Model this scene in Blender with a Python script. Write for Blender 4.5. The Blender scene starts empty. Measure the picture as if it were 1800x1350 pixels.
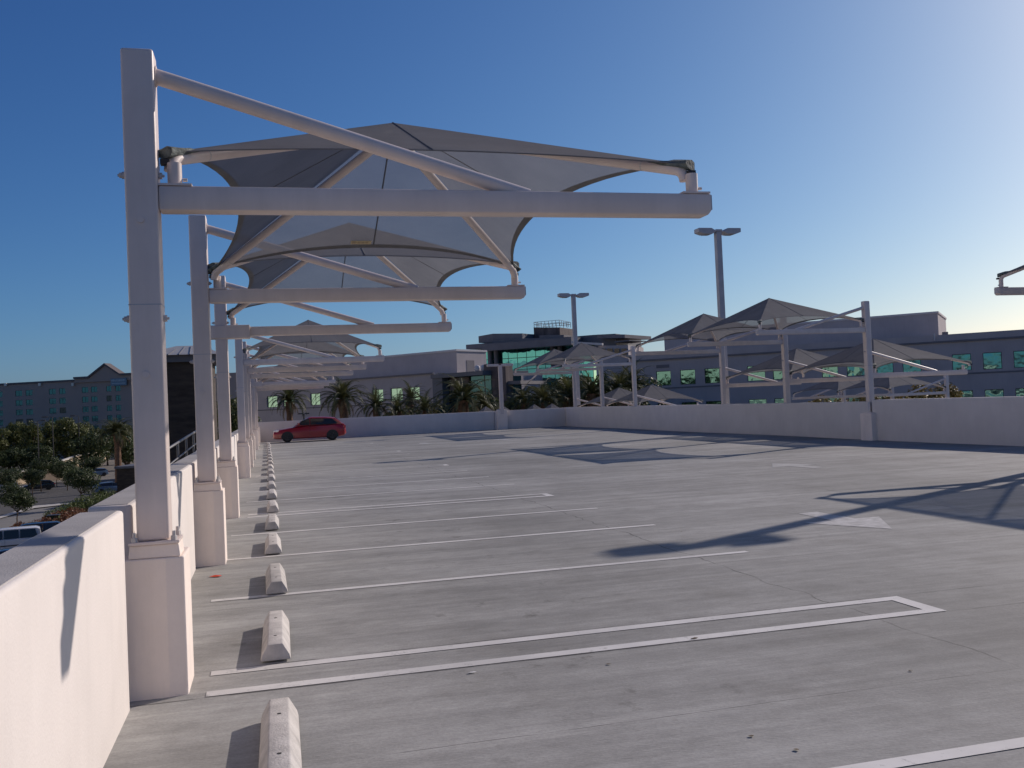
import bpy, bmesh, math, random
from mathutils import Vector, Matrix, noise

# ---------------------------------------------------------------- camera, world, sun, exposure
SC = bpy.context.scene
COL = SC.collection
R = math.radians
CAM_H, FPX = 1.77, 1664.2
YAW, PITCH, ROLL = R(14.455), R(1.344), R(2.497)
SUN_EL, SUN_AZ = R(27.8), R(27.0)            # azimuth from +X towards +Y

fw = Vector((math.sin(YAW) * math.cos(PITCH), math.cos(YAW) * math.cos(PITCH), math.sin(PITCH)))
rt0 = Vector((math.cos(YAW), -math.sin(YAW), 0))
up0 = rt0.cross(fw)
rt = math.cos(ROLL) * rt0 - math.sin(ROLL) * up0
up = math.sin(ROLL) * rt0 + math.cos(ROLL) * up0
cd = bpy.data.cameras.new("camera")
cam = bpy.data.objects.new("camera", cd)
COL.objects.link(cam)
m = Matrix((rt, up, -fw)).transposed().to_4x4()
m.translation = (0, 0, CAM_H)
cam.matrix_world = m
cd.sensor_width = 36.0
cd.lens = FPX / 1800 * 36
cd.clip_start, cd.clip_end = 0.05, 20000
SC.camera = cam

SC.view_settings.view_transform = 'Standard'
SC.view_settings.look = 'None'
SC.view_settings.exposure = 0.0
SC.view_settings.gamma = 1
W = bpy.data.worlds.new("World")
SC.world = W
W.use_nodes = True
nt = W.node_tree
bg = nt.nodes["Background"]
sky = nt.nodes.new("ShaderNodeTexSky")
sky.sky_type = 'NISHITA'
sky.sun_disc = False
sky.sun_elevation = SUN_EL
sky.sun_rotation = R(90) - SUN_AZ
sky.altitude = 0
sky.air_density, sky.dust_density, sky.ozone_density = 0.8, 1.0, 7.0
bg.inputs[1].default_value = 0.1
sep = nt.nodes.new("ShaderNodeSeparateColor")
com = nt.nodes.new("ShaderNodeCombineColor")
nt.links.new(sky.outputs[0], sep.inputs[0])
for ch, (pw, gain) in enumerate(((1.364, .505), (1.178, .626), (0.885, 1.01))):   # camera response of the blue sky
    a_ = nt.nodes.new("ShaderNodeMath"); a_.operation = 'POWER'; a_.inputs[1].default_value = pw
    b_ = nt.nodes.new("ShaderNodeMath"); b_.operation = 'MULTIPLY'; b_.inputs[1].default_value = gain
    nt.links.new(sep.outputs[ch], a_.inputs[0]); nt.links.new(a_.outputs[0], b_.inputs[0]); nt.links.new(b_.outputs[0], com.inputs[ch])
nt.links.new(com.outputs[0], bg.inputs[0])
sd = bpy.data.lights.new("sun", 'SUN')
sd.energy, sd.angle, sd.color = 3.65, R(0.53), (1.0, 0.885, 0.80)
sun = bpy.data.objects.new("sun", sd)
COL.objects.link(sun)
S = Vector((math.cos(SUN_EL) * math.cos(SUN_AZ), math.cos(SUN_EL) * math.sin(SUN_AZ), math.sin(SUN_EL)))
sun.rotation_euler = S.to_track_quat('Z', 'Y').to_euler()
sun.location = (30, 20, 40)

def D(px, py, d):
    """world point seen at a photo pixel (1800 x 1350) at forward depth d"""
    return Vector((0, 0, CAM_H)) + (fw + rt * ((px - 900) / FPX) - up * ((py - 675) / FPX)) * d
def L(lat, d):
    """ground-plan point from lateral offset and depth along the view"""
    a = Vector((math.cos(YAW), -math.sin(YAW))) * lat + Vector((math.sin(YAW), math.cos(YAW))) * d
    return a
def G(px, py, z=-7.0):
    r = fw + rt * ((px - 900) / FPX) - up * ((py - 675) / FPX)
    return Vector((0, 0, CAM_H)) + r * ((z - CAM_H) / r.z)
def gz(x, y): return 0.004 * y + 0.003 * x

# ---------------------------------------------------------------- materials
MATS = {}
def newmat(name):
    mt = bpy.data.materials.new(name)
    mt.use_nodes = True
    n = mt.node_tree
    b = n.nodes["Principled BSDF"]
    return mt, n, b
def N(n, t, **kw):
    x = n.nodes.new(t)
    for k, v in kw.items():
        if k.startswith('i_'): x.inputs[k[2:].replace('_', ' ')].default_value = v
        else: setattr(x, k, v)
    return x
def noisecol(n, coord, scale, c1, c2, detail=5, rough=0.6, lo=0.35, hi=0.65, sc=(1, 1, 1)):
    mp = N(n, 'ShaderNodeMapping'); mp.inputs['Scale'].default_value = sc
    n.links.new(coord, mp.inputs[0])
    tx = N(n, 'ShaderNodeTexNoise'); tx.inputs['Scale'].default_value = scale
    tx.inputs['Detail'].default_value = detail; tx.inputs['Roughness'].default_value = rough
    n.links.new(mp.outputs[0], tx.inputs[0])
    cr = N(n, 'ShaderNodeValToRGB')
    cr.color_ramp.elements[0].position, cr.color_ramp.elements[1].position = lo, hi
    cr.color_ramp.elements[0].color = (*c1, 1); cr.color_ramp.elements[1].color = (*c2, 1)
    n.links.new(tx.outputs[0], cr.inputs[0])
    return cr.outputs[0], tx.outputs[0]
def mul(n, a, b, fac=1.0, mode='MULTIPLY'):
    x = N(n, 'ShaderNodeMix', data_type='RGBA', blend_type=mode)
    x.inputs[0].default_value = fac
    n.links.new(a, x.inputs[6]); n.links.new(b, x.inputs[7])
    return x.outputs[2]
def plain(name, c, rough=0.6, var=0.12, scale=3.0, metallic=0, spec=0.5, bump=0.0, bscale=60, coat=0, sc=(1, 1, 1), detail=5, streak=0, rvar=0):
    mt, n, b = newmat(name)
    tc = N(n, 'ShaderNodeTexCoord')
    lo = tuple(max(0, v * (1 - var)) for v in c); hi = tuple(min(1, v * (1 + var)) for v in c)
    o, _ = noisecol(n, tc.outputs['Object'], scale, lo, hi, sc=sc, detail=detail)
    if streak:
        st, _ = noisecol(n, tc.outputs['Object'], 1.0, (1 - streak,) * 3, (1, 1, 1), sc=(5, 5, .45), detail=6, rough=.7, lo=.34, hi=.56)
        o = mul(n, o, st)
        sp, _ = noisecol(n, tc.outputs['Object'], 9, (.72, .69, .65), (1, 1, 1), detail=3, lo=.20, hi=.27)
        o = mul(n, o, sp, .7)
    if rvar:
        oi = N(n, 'ShaderNodeObjectInfo'); mr = N(n, 'ShaderNodeMapRange'); mr.inputs[3].default_value = 1 - rvar; mr.inputs[4].default_value = 1 + rvar * .4
        n.links.new(oi.outputs['Random'], mr.inputs[0]); cc = N(n, 'ShaderNodeCombineColor')
        for k_ in range(3): n.links.new(mr.outputs[0], cc.inputs[k_])
        o = mul(n, o, cc.outputs[0])
    n.links.new(o, b.inputs['Base Color'])
    b.inputs['Roughness'].default_value = rough
    b.inputs['Metallic'].default_value = metallic
    b.inputs['Specular IOR Level'].default_value = spec
    if coat: b.inputs['Coat Weight'].default_value = coat
    if bump:
        t2 = N(n, 'ShaderNodeTexNoise'); t2.inputs['Scale'].default_value = bscale; t2.inputs['Detail'].default_value = 6
        n.links.new(tc.outputs['Object'], t2.inputs[0])
        bp = N(n, 'ShaderNodeBump'); bp.inputs['Strength'].default_value = bump; bp.inputs['Distance'].default_value = 0.01
        n.links.new(t2.outputs[0], bp.inputs['Height']); n.links.new(bp.outputs[0], b.inputs['Normal'])
    MATS[name] = mt
    return mt

def concrete_deck():
    mt, n, b = newmat('deck_concrete')
    tc = N(n, 'ShaderNodeTexCoord'); P = tc.outputs['Object']
    c0, _ = noisecol(n, P, 0.22, (.255, .252, .243), (.36, .354, .342), lo=.3, hi=.7, detail=4)
    s1, f1 = noisecol(n, P, 1.0, (.76, .76, .755), (1.12, 1.12, 1.11), sc=(.10, 2.2, 1), detail=8, rough=.72, lo=.33, hi=.67)
    s2, _ = noisecol(n, P, 1.0, (.90, .90, .90), (1.06, 1.06, 1.06), sc=(.25, 9, 1), detail=5, rough=.7, lo=.3, hi=.7)
    s3, _ = noisecol(n, P, 1.1, (.80, .79, .77), (1.0, 1.0, 1.0), detail=6, rough=.65, lo=.30, hi=.47)
    s4, _ = noisecol(n, P, 60, (.86, .86, .86), (1.1, 1.1, 1.1), detail=3, lo=.3, hi=.7)
    c = mul(n, c0, s1); c = mul(n, c, s2, .8); c = mul(n, c, s3, .7); c = mul(n, c, s4, .75)
    # tyre-worn dark lane bands along the drive aisle and oil spots inside the stalls
    s5, _ = noisecol(n, P, 2.3, (.62, .61, .6), (1, 1, 1), detail=3, lo=.24, hi=.31)
    c = mul(n, c, s5, .55)
    s6, _ = noisecol(n, P, 1.0, (1, 1, 1), (1.16, 1.155, 1.14), sc=(.35, 7, 1), detail=7, rough=.75, lo=.56, hi=.66)
    c = mul(n, c, s6, .8)
    s7, _ = noisecol(n, P, .28, (.74, .735, .73), (1.04, 1.04, 1.04), detail=8, rough=.72, lo=.38, hi=.60, sc=(.8, 1, 1))
    c = mul(n, c, s7, .9)
    s9, _ = noisecol(n, P, 4.5, (.80, .795, .79), (1.12, 1.12, 1.11), detail=9, rough=.8, lo=.36, hi=.64, sc=(.7, 1.2, 1))
    c = mul(n, c, s9, .75)
    # oil drips where engines stand, a metre or two in from the wheel stops
    oil, _ = noisecol(n, P, 3.2, (.50, .49, .475), (1, 1, 1), detail=5, rough=.65, lo=.30, hi=.40)
    sxo = N(n, 'ShaderNodeSeparateXYZ'); n.links.new(P, sxo.inputs[0])
    band = N(n, 'ShaderNodeMapRange'); band.interpolation_type = 'SMOOTHSTEP'; band.inputs[1].default_value = 1.6; band.inputs[2].default_value = .2; band.inputs[3].default_value = 0; band.inputs[4].default_value = .8
    dx = N(n, 'ShaderNodeMath', operation='SUBTRACT'); dx.inputs[1].default_value = 1.9; n.links.new(sxo.outputs[0], dx.inputs[0])
    ax = N(n, 'ShaderNodeMath', operation='ABSOLUTE'); n.links.new(dx.outputs[0], ax.inputs[0]); n.links.new(ax.outputs[0], band.inputs[0])
    xo_ = N(n, 'ShaderNodeMix', data_type='RGBA', blend_type='MULTIPLY'); n.links.new(band.outputs[0], xo_.inputs[0]); n.links.new(c, xo_.inputs[6]); n.links.new(oil, xo_.inputs[7]); c = xo_.outputs[2]
    s8, _ = noisecol(n, P, 7, (.70, .69, .68), (1, 1, 1), detail=4, rough=.6, lo=.22, hi=.30)
    c = mul(n, c, s8, .7)
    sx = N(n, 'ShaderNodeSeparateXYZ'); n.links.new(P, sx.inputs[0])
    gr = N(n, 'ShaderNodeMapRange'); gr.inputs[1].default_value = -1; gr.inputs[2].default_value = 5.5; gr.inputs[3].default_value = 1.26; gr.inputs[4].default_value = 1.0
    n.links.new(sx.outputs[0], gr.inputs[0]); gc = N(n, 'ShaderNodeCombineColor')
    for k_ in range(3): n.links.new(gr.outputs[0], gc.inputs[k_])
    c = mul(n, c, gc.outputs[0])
    # control joints: dark tooled lines across the deck
    def line(axis, pos, w, wob=0.0):
        src = sx.outputs[axis]
        if wob:
            tn = N(n, 'ShaderNodeTexNoise'); tn.inputs['Scale'].default_value = 1.6; tn.inputs['Detail'].default_value = 6
            n.links.new(P, tn.inputs[0])
            a = N(n, 'ShaderNodeMath', operation='MULTIPLY_ADD'); a.inputs[1].default_value = wob; a.inputs[2].default_value = -wob / 2
            n.links.new(tn.outputs[0], a.inputs[0])
            a2 = N(n, 'ShaderNodeMath', operation='ADD'); n.links.new(src, a2.inputs[0]); n.links.new(a.outputs[0], a2.inputs[1])
            src = a2.outputs[0]
        d = N(n, 'ShaderNodeMath', operation='SUBTRACT'); d.inputs[1].default_value = pos; n.links.new(src, d.inputs[0])
        ab = N(n, 'ShaderNodeMath', operation='ABSOLUTE'); n.links.new(d.outputs[0], ab.inputs[0])
        lt = N(n, 'ShaderNodeMath', operation='LESS_THAN'); lt.inputs[1].default_value = w; n.links.new(ab.outputs[0], lt.inputs[0])
        return lt.outputs[0]
    tot = None
    for ax, pos, w, wob in ((1, 6.30, .012, 0), (1, 6.95, .012, 0), (1, 16.9, .014, 0), (1, 27.6, .016, 0),
                            (1, 9.05, .005, .05), (1, 4.9, .004, .04), (0, 4.42, .010, .28), (0, 9.3, .010, .2), (0, 14.2, .012, .2)):
        l = line(ax, pos, w, wob)
        if tot is None: tot = l
        else:
            mx = N(n, 'ShaderNodeMath', operation='MAXIMUM'); n.links.new(tot, mx.inputs[0]); n.links.new(l, mx.inputs[1]); tot = mx.outputs[0]
    brk = N(n, 'ShaderNodeTexNoise'); brk.inputs['Scale'].default_value = 2.5; brk.inputs['Detail'].default_value = 5
    n.links.new(P, brk.inputs[0])
    bm_ = N(n, 'ShaderNodeMapRange'); bm_.inputs[1].default_value = .40; bm_.inputs[2].default_value = .56; bm_.inputs[3].default_value = .12; bm_.inputs[4].default_value = .72
    n.links.new(brk.outputs[0], bm_.inputs[0])
    mm = N(n, 'ShaderNodeMath', operation='MULTIPLY'); n.links.new(tot, mm.inputs[0]); n.links.new(bm_.outputs[0], mm.inputs[1])
    x = N(n, 'ShaderNodeMix', data_type='RGBA'); n.links.new(mm.outputs[0], x.inputs[0]); n.links.new(c, x.inputs[6])
    x.inputs[7].default_value = (.075, .072, .07, 1)
    n.links.new(x.outputs[2], b.inputs['Base Color'])
    b.inputs['Roughness'].default_value = .82; b.inputs['Specular IOR Level'].default_value = .35
    t2 = N(n, 'ShaderNodeTexNoise'); t2.inputs['Scale'].default_value = 90; t2.inputs['Detail'].default_value = 4
    mp = N(n, 'ShaderNodeMapping'); mp.inputs['Scale'].default_value = (.25, 1, 1); n.links.new(P, mp.inputs[0]); n.links.new(mp.outputs[0], t2.inputs[0])
    bp = N(n, 'ShaderNodeBump'); bp.inputs['Strength'].default_value = .5; bp.inputs['Distance'].default_value = .006
    n.links.new(t2.outputs[0], bp.inputs['Height']); n.links.new(bp.outputs[0], b.inputs['Normal'])
    MATS['deck'] = mt
concrete_deck()

def line_paint():
    mt, n, b = newmat('worn_line_paint')
    tc = N(n, 'ShaderNodeTexCoord'); P = tc.outputs['Object']
    a, _ = noisecol(n, P, 14, (.38, .37, .355), (.66, .64, .615), detail=8, rough=.75, lo=.30, hi=.44)
    s, _ = noisecol(n, P, 1.2, (.82, .82, .82), (1.05, 1.05, 1.05), detail=5)
    n.links.new(mul(n, a, s), b.inputs['Base Color']); b.inputs['Roughness'].default_value = .75
    MATS['line'] = mt
line_paint()
plain('line_faded', (.335, .33, .32), .8, .12, 6)
plain('line_worn', (.42, .41, .40), .8, .22, 9, detail=9)

def fabric():
    mt, n, b = newmat('shade_cloth')
    out = n.nodes['Material Output']
    tc = N(n, 'ShaderNodeTexCoord'); P = tc.outputs['Object']
    a, _ = noisecol(n, P, 1.3, (.172, .174, .188), (.206, .208, .222), detail=4)
    s, _ = noisecol(n, P, 220, (.9, .9, .9), (1.08, 1.08, 1.08), detail=2)
    c = mul(n, a, s)
    n.links.new(c, b.inputs['Base Color']); b.inputs['Roughness'].default_value = .85; b.inputs['Specular IOR Level'].default_value = .2
    tr = N(n, 'ShaderNodeBsdfTranslucent'); n.links.new(c, tr.inputs[0])
    tp = N(n, 'ShaderNodeBsdfTransparent'); tp.inputs[0].default_value = (.96, .97, 1, 1)
    m1 = N(n, 'ShaderNodeMixShader'); m1.inputs[0].default_value = .42
    n.links.new(b.outputs[0], m1.inputs[1]); n.links.new(tr.outputs[0], m1.inputs[2])
    # woven mesh: open when seen square on, closed along the thread at a slant
    lw = N(n, 'ShaderNodeLayerWeight'); lw.inputs[0].default_value = .5
    mr = N(n, 'ShaderNodeMapRange'); mr.inputs[1].default_value = .25; mr.inputs[2].default_value = .80; mr.inputs[3].default_value = .30; mr.inputs[4].default_value = .03
    n.links.new(lw.outputs['Facing'], mr.inputs[0])
    m2 = N(n, 'ShaderNodeMixShader'); n.links.new(mr.outputs[0], m2.inputs[0])
    n.links.new(m1.outputs[0], m2.inputs[1]); n.links.new(tp.outputs[0], m2.inputs[2])
    n.links.new(m2.outputs[0], out.inputs[0])
    MATS['fabric'] = mt
fabric()

def foliage(name, c1, c2, scale=.9, trans=.25):
    mt, n, b = newmat(name)
    out = n.nodes['Material Output']
    gi = N(n, 'ShaderNodeNewGeometry')
    a, _ = noisecol(n, gi.outputs['Position'], scale, c1, c2, detail=6, rough=.7)
    n.links.new(a, b.inputs['Base Color']); b.inputs['Roughness'].default_value = .55; b.inputs['Specular IOR Level'].default_value = .35
    tr = N(n, 'ShaderNodeBsdfTranslucent'); n.links.new(a, tr.inputs[0])
    m1 = N(n, 'ShaderNodeMixShader'); m1.inputs[0].default_value = trans
    n.links.new(b.outputs[0], m1.inputs[1]); n.links.new(tr.outputs[0], m1.inputs[2]); n.links.new(m1.outputs[0], out.inputs[0])
    MATS[name] = mt
foliage('leaf_dark', (.026, .044, .016), (.072, .095, .032))
foliage('leaf_olive', (.050, .068, .018), (.135, .145, .042))
foliage('leaf_gold', (.10, .075, .018), (.26, .19, .05))
foliage('leaf_red', (.10, .035, .018), (.20, .085, .04), 2.0)
foliage('leaf_lime', (.05, .075, .018), (.11, .14, .04), 2.0)
foliage('leaf_palm', (.045, .060, .022), (.135, .135, .055), .6)
foliage('leaf_dry', (.14, .10, .055), (.24, .18, .10), .8)

def glass(name, c, metallic=.85, rough=.04, wave=.02, wscale=.6):
    mt, n, b = newmat(name)
    tc = N(n, 'ShaderNodeTexCoord'); P = tc.outputs['Object']
    b.inputs['Base Color'].default_value = (*c, 1); b.inputs['Metallic'].default_value = metallic; b.inputs['Roughness'].default_value = rough
    t2 = N(n, 'ShaderNodeTexNoise'); t2.inputs['Scale'].default_value = wscale; t2.inputs['Detail'].default_value = 2
    n.links.new(P, t2.inputs[0])
    bp = N(n, 'ShaderNodeBump'); bp.inputs['Strength'].default_value = 1; bp.inputs['Distance'].default_value = wave
    n.links.new(t2.outputs[0], bp.inputs['Height']); n.links.new(bp.outputs[0], b.inputs['Normal'])
    MATS[name] = mt
glass('glass_teal', (.11, .43, .42), .9, .03, .05, .5)
glass('glass_green', (.36, .58, .47), .9, .03, .09, .7)
glass('glass_moss', (.15, .31, .27), .9, .03, .055, .6)
glass('glass_blue', (.045, .115, .13), .8, .08, .02, .6)
glass('glass_dark', (.02, .022, .025), 0, .03, .0, 1)
glass('glass_car', (.025, .027, .03), 0, .04, .0, 1)

plain('steel', (.70, .60, .55), .42, .05, 2.0, bump=.05, bscale=35, streak=.07)
plain('bolt', (.55, .52, .50), .5, .15, 20)
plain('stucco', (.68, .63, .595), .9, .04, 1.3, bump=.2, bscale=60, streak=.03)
plain('wallcap', (.36, .345, .34), .9, .12, 2.2, bump=.3, bscale=110)
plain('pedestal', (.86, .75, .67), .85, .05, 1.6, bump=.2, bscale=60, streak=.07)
plain('precast', (.54, .51, .48), .9, .16, 7, bump=.5, bscale=70, streak=.16, rvar=.14)
plain('hole', (.03, .03, .03), .9)
plain('sleeve', (.10, .12, .115), .8, .5, 22, bump=.8, bscale=40)
plain('seam', (.10, .103, .11), .8)
plain('hem_cloth', (.135, .136, .142), .85)
plain('galv', (.42, .42, .45), .5, .08, 4)
plain('lens', (.35, .35, .34), .3)
plain('gravel', (.15, .135, .115), .95, .25, .3)
plain('asphalt', (.055, .053, .055), .9, .2, .8, bump=.2, bscale=40)
plain('road', (.17, .165, .16), .9, .12, .5)
plain('kerb', (.45, .43, .40), .9, .1, 1)
plain('tan_wall', (.40, .31, .215), .9, .12, .6, bump=.3, bscale=8)
plain('office', (.41, .37, .372), .85, .06, .35, streak=.05)
plain('office_light', (.58, .55, .54), .85, .05, .35)
plain('office_dark', (.17, .16, .17), .8, .1, .6)
plain('roof_dark', (.12, .125, .145), .6, .12, .4)
plain('brown_stone', (.115, .092, .088), .85, .35, .9, sc=(1, 1, .3))
plain('hotel', (.36, .285, .245), .9, .05, .1)
plain('hotel_trim', (.14, .12, .12), .9, .06, .1)
plain('sign_blue', (.16, .23, .29), .5)
plain('sign_pale', (.34, .42, .46), .5)
plain('brick_dark', (.055, .042, .032), .9, .35, 1.4, sc=(1, 1, 4))
plain('metal_roof', (.34, .33, .31), .45, .12, 1.5)
plain('frame_dark', (.035, .035, .04), .5)
plain('frame_pale', (.42, .42, .42), .5)
plain('rail', (.16, .16, .165), .45)
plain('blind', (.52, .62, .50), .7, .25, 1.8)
plain('bark', (.10, .068, .045), .95, .35, 6, bump=.8, bscale=12)
plain('bark_palm', (.17, .098, .06), .95, .4, 9, bump=.8, bscale=14)
plain('paint_red', (.31, .006, .012), .28, .04, 1, spec=.5, coat=.6)
plain('paint_white', (.62, .62, .63), .3, .03, 1, coat=.5)
plain('paint_black', (.015, .016, .02), .25, .05, 1, coat=.7)
plain('paint_blue', (.13, .19, .26), .3, .05, 1, coat=.6)
plain('paint_silver', (.40, .41, .42), .35, .04, 1, metallic=.3, coat=.5)
plain('tyre', (.018, .018, .018), .85)
plain('rim', (.06, .06, .065), .4, metallic=.6)
plain('plastic', (.02, .02, .022), .6)
plain('headlamp', (.72, .70, .66), .12, .04, 4, coat=1)
plain('taillamp', (.50, .03, .03), .15, .05, 4, coat=1)
plain('litter_red', (.62, .06, .02), .6)
plain('litter_white', (.7, .69, .66), .7)
plain('leaf_litter', (.13, .10, .065), .9)
plain('tag_yellow', (.52, .43, .26), .7)
plain('cream', (.72, .68, .58), .9, .05, .2)

# ---------------------------------------------------------------- mesh builder
class MB:
    def __init__(s): s.v, s.f = [], []
    def add(s, vs, fs):
        o = len(s.v); s.v += [Vector(v) for v in vs]; s.f += [tuple(i + o for i in f) for f in fs]; return s
    def box(s, a, b):
        (x0, y0, z0), (x1, y1, z1) = a, b
        return s.add([(x0, y0, z0), (x1, y0, z0), (x1, y1, z0), (x0, y1, z0), (x0, y0, z1), (x1, y0, z1), (x1, y1, z1), (x0, y1, z1)],
                     [(0, 3, 2, 1), (4, 5, 6, 7), (0, 1, 5, 4), (1, 2, 6, 5), (2, 3, 7, 6), (3, 0, 4, 7)])
    def prism(s, pts, off):
        """closed prism: polygon pts swept by vector off"""
        off = Vector(off); n = len(pts); p = [Vector(q) for q in pts]
        nrm = Vector((0, 0, 0))
        for i in range(n): nrm += p[i].cross(p[(i + 1) % n])
        if nrm.dot(off) > 0: p.reverse()
        return s.add(p + [q + off for q in p], [tuple(range(n)), tuple(range(2 * n - 1, n - 1, -1))] +
                     [(i, i + n, (i + 1) % n + n, (i + 1) % n) for i in range(n)])
    def block(s, A, B, depth, z0, z1, z0b=None, z1b=None):
        """box with its front along plan line A-B, going back by depth"""
        A, B = Vector(A[:2]), Vector(B[:2]); u = (B - A).normalized(); nn = Vector((-u.y, u.x)) * depth
        z0b = z0 if z0b is None else z0b; z1b = z1 if z1b is None else z1b
        pts = [(A.x, A.y, z0), (B.x, B.y, z0b), (B.x, B.y, z1b), (A.x, A.y, z1)]
        return s.prism(pts, (nn.x, nn.y, 0))
    def tube(s, path, r, seg=10, cap=True):
        path = [Vector(p) for p in path]; n = len(path)
        rs = r if isinstance(r, (list, tuple)) else [r] * n
        o = len(s.v); prev = None
        for i, p in enumerate(path):
            t = (path[min(i + 1, n - 1)] - path[max(i - 1, 0)]).normalized()
            a = prev if prev else (Vector((0, 0, 1)) if abs(t.z) < .9 else Vector((1, 0, 0)))
            x = (a - t * a.dot(t)).normalized(); prev = x; y = t.cross(x)
            for k in range(seg):
                an = 2 * math.pi * k / seg
                s.v.append(p + (x * math.cos(an) + y * math.sin(an)) * rs[i])
        for i in range(n - 1):
            for k in range(seg):
                k2 = (k + 1) % seg
                s.f.append((o + i * seg + k, o + i * seg + k2, o + (i + 1) * seg + k2, o + (i + 1) * seg + k))
        if cap:
            s.f.append(tuple(o + k for k in range(seg - 1, -1, -1)))
            s.f.append(tuple(o + (n - 1) * seg + k for k in range(seg)))
        return s
    def cyl(s, a, b, r, seg=12): return s.tube([a, b], r, seg)
    def build(s, name, mat, parent=None, org=(0, 0, 0), smooth=False, bevel=0, bseg=2, autos=None):
        me = bpy.data.meshes.new(name)
        o0 = Vector(org)
        me.from_pydata([v - o0 for v in s.v], [], s.f)
        if bevel:
            bm = bmesh.new(); bm.from_mesh(me)
            es = [e for e in bm.edges if len(e.link_faces) == 2 and e.calc_face_angle(0) > .6]
            bmesh.ops.bevel(bm, geom=es, offset=bevel, segments=bseg, profile=.5, affect='EDGES', clamp_overlap=True)
            bm.to_mesh(me); bm.free()
        if smooth:
            for p in me.polygons: p.use_smooth = True
            if autos:
                bm = bmesh.new(); bm.from_mesh(me)
                for e in bm.edges: e.smooth = not (len(e.link_faces) == 2 and e.calc_face_angle(0) > autos)
                bm.to_mesh(me); bm.free()
        me.materials.append(MATS[mat] if isinstance(mat, str) else mat)
        o = bpy.data.objects.new(name, me); COL.objects.link(o)
        if parent: o.parent = parent
        else: o.location = o0
        return o
def tag(o, label=None, cat=None, group=None, kind=None):
    if label: o['label'] = label
    if cat: o['category'] = cat
    if group: o['group'] = group
    if kind: o['kind'] = kind
    return o
def thing(name, label, cat, loc=(0, 0, 0), group=None, rz=0):
    o = bpy.data.objects.new(name, None); COL.objects.link(o)
    o.location = loc; o.rotation_euler.z = rz; o.empty_display_size = .3
    return tag(o, label, cat, group)
def copy_tree(o, parent=None):
    c = o.copy(); COL.objects.link(c); c.parent = parent
    for ch in [q for q in COL.objects if q.parent == o]: copy_tree(ch, c)
    return c
def struct(mb, name, mat, label=None, **kw):
    return tag(mb.build(name, mat, **kw), label, None, None, 'structure')

# ---------------------------------------------------------------- setting: ground, decks, markings
XL, XR, YB, YF = -0.885, 19.0, -14.0, 60.2
m_ = MB(); m_.add([(-6000, -6000, -7), (6000, -6000, -7), (6000, 9000, -7), (-6000, 9000, -7)], [(0, 1, 2, 3)])
struct(m_, 'ground', 'gravel')
m_ = MB()
nx, ny = 14, 60
for j in range(ny + 1):
    for i in range(nx + 1):
        x = -1.25 + (XR + 1.25) * i / nx; y = YB + (YF + .5 - YB) * j / ny
        sw = .035 * math.exp(-((x - 17.6) / 1.2) ** 2) * math.sin(y * .42)
        m_.v.append(Vector((x, y, gz(x, y) + sw)))
m_.f = [(j * (nx + 1) + i, j * (nx + 1) + i + 1, (j + 1) * (nx + 1) + i + 1, (j + 1) * (nx + 1) + i) for j in range(ny) for i in range(nx)]
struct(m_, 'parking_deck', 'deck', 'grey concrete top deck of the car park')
m_ = MB()
m_.box((-1.25, YB, -.45), (XR, YF + .5, -.12)); 
m_.box((-1.24, YB, -7), (-.95, YF + .5, -.46)); m_.box((-1.2, YF + .2, -7), (39, YF + .5, -.46))
struct(m_, 'deck_structure', 'stucco', 'concrete slab and outer walls below the top deck')
m_ = MB()
zl = [(YB, -.9), (39.5, -.9), (46, -1.9), (YF, -1.9)]
m_.v = [Vector((x, y, z)) for y, z in zl for x in (19.5, 39.6)]
m_.f = [(2 * i, 2 * i + 1, 2 * i + 3, 2 * i + 2) for i in range(3)]
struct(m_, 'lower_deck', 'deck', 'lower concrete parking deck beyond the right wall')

def strip(pts, name, z=.004, mat='line'):
    mb = MB(); p = [Vector((x, y, gz(x, y) + z)) for x, y in pts]
    mb.add(p, [tuple(range(len(p)))])
    o = mb.build(name, mat)
    nf = o.data.polygons[0].normal
    if nf.z < 0: o.data.flip_normals()
    return tag(o, None, None, None, 'structure')
def stall_line(x0, x1, y, w=.105):
    return strip([(x0, y - w / 2), (x1, y - w / 2), (x1, y + w / 2), (x0, y + w / 2)], 'stall_line')
def hairpin(x0, x1, ya, yb, w=.115):
    mb = MB(); o = w / 2
    ps = [(x0, ya - o), (x1, ya - o), (x1, yb + o), (x0, yb + o), (x0, yb - o), (x1 - .13, yb - o), (x1 - .13, ya + o), (x0, ya + o)]
    p = [Vector((x, y, gz(x, y) + .004)) for x, y in ps]
    mb.add(p, [(0, 1, 6, 7), (1, 2, 5, 6), (2, 3, 4, 5)])
    return tag(mb.build('stall_line', 'line'), None, None, None, 'structure')
stall_line(-.5, 5.0, 3.90); stall_line(-.5, 5.0, 1.3)
hairpin(-.45, 5.02, 6.37, 6.86)
for y in (9.53, 12.11, 14.45): stall_line(-.6, 5.05, y)
hairpin(-.42, 5.05, 16.85, 17.28)
for y in (19.75, 22.2, 24.75): stall_line(-.5, 5.05, y)
hairpin(-.42, 5.05, 27.35, 27.8)
for y in (30.2, 32.7, 35.3): stall_line(-.5, 5.05, y)
hairpin(-.42, 5.05, 37.75, 38.2)
for y in (40.6, 43.2, 45.8): stall_line(-.5, 5.05, y)
hairpin(-.42, 5.05, 48.1, 48.5)
for y in (51.1, 53.7, 56.2): stall_line(-.5, 5.05, y)
def arrow(tx, ty, sgn=1, mat='line'):
    q = [(0, 0), (.56, 1.05), (.19, 1.05), (.19, 1.95), (-.12, 1.93), (-.16, 1.05), (-.60, 1.05)]
    strip([(tx + x * 1.0, ty + sgn * y) for x, y in q], 'painted_arrow', mat=mat)
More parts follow.
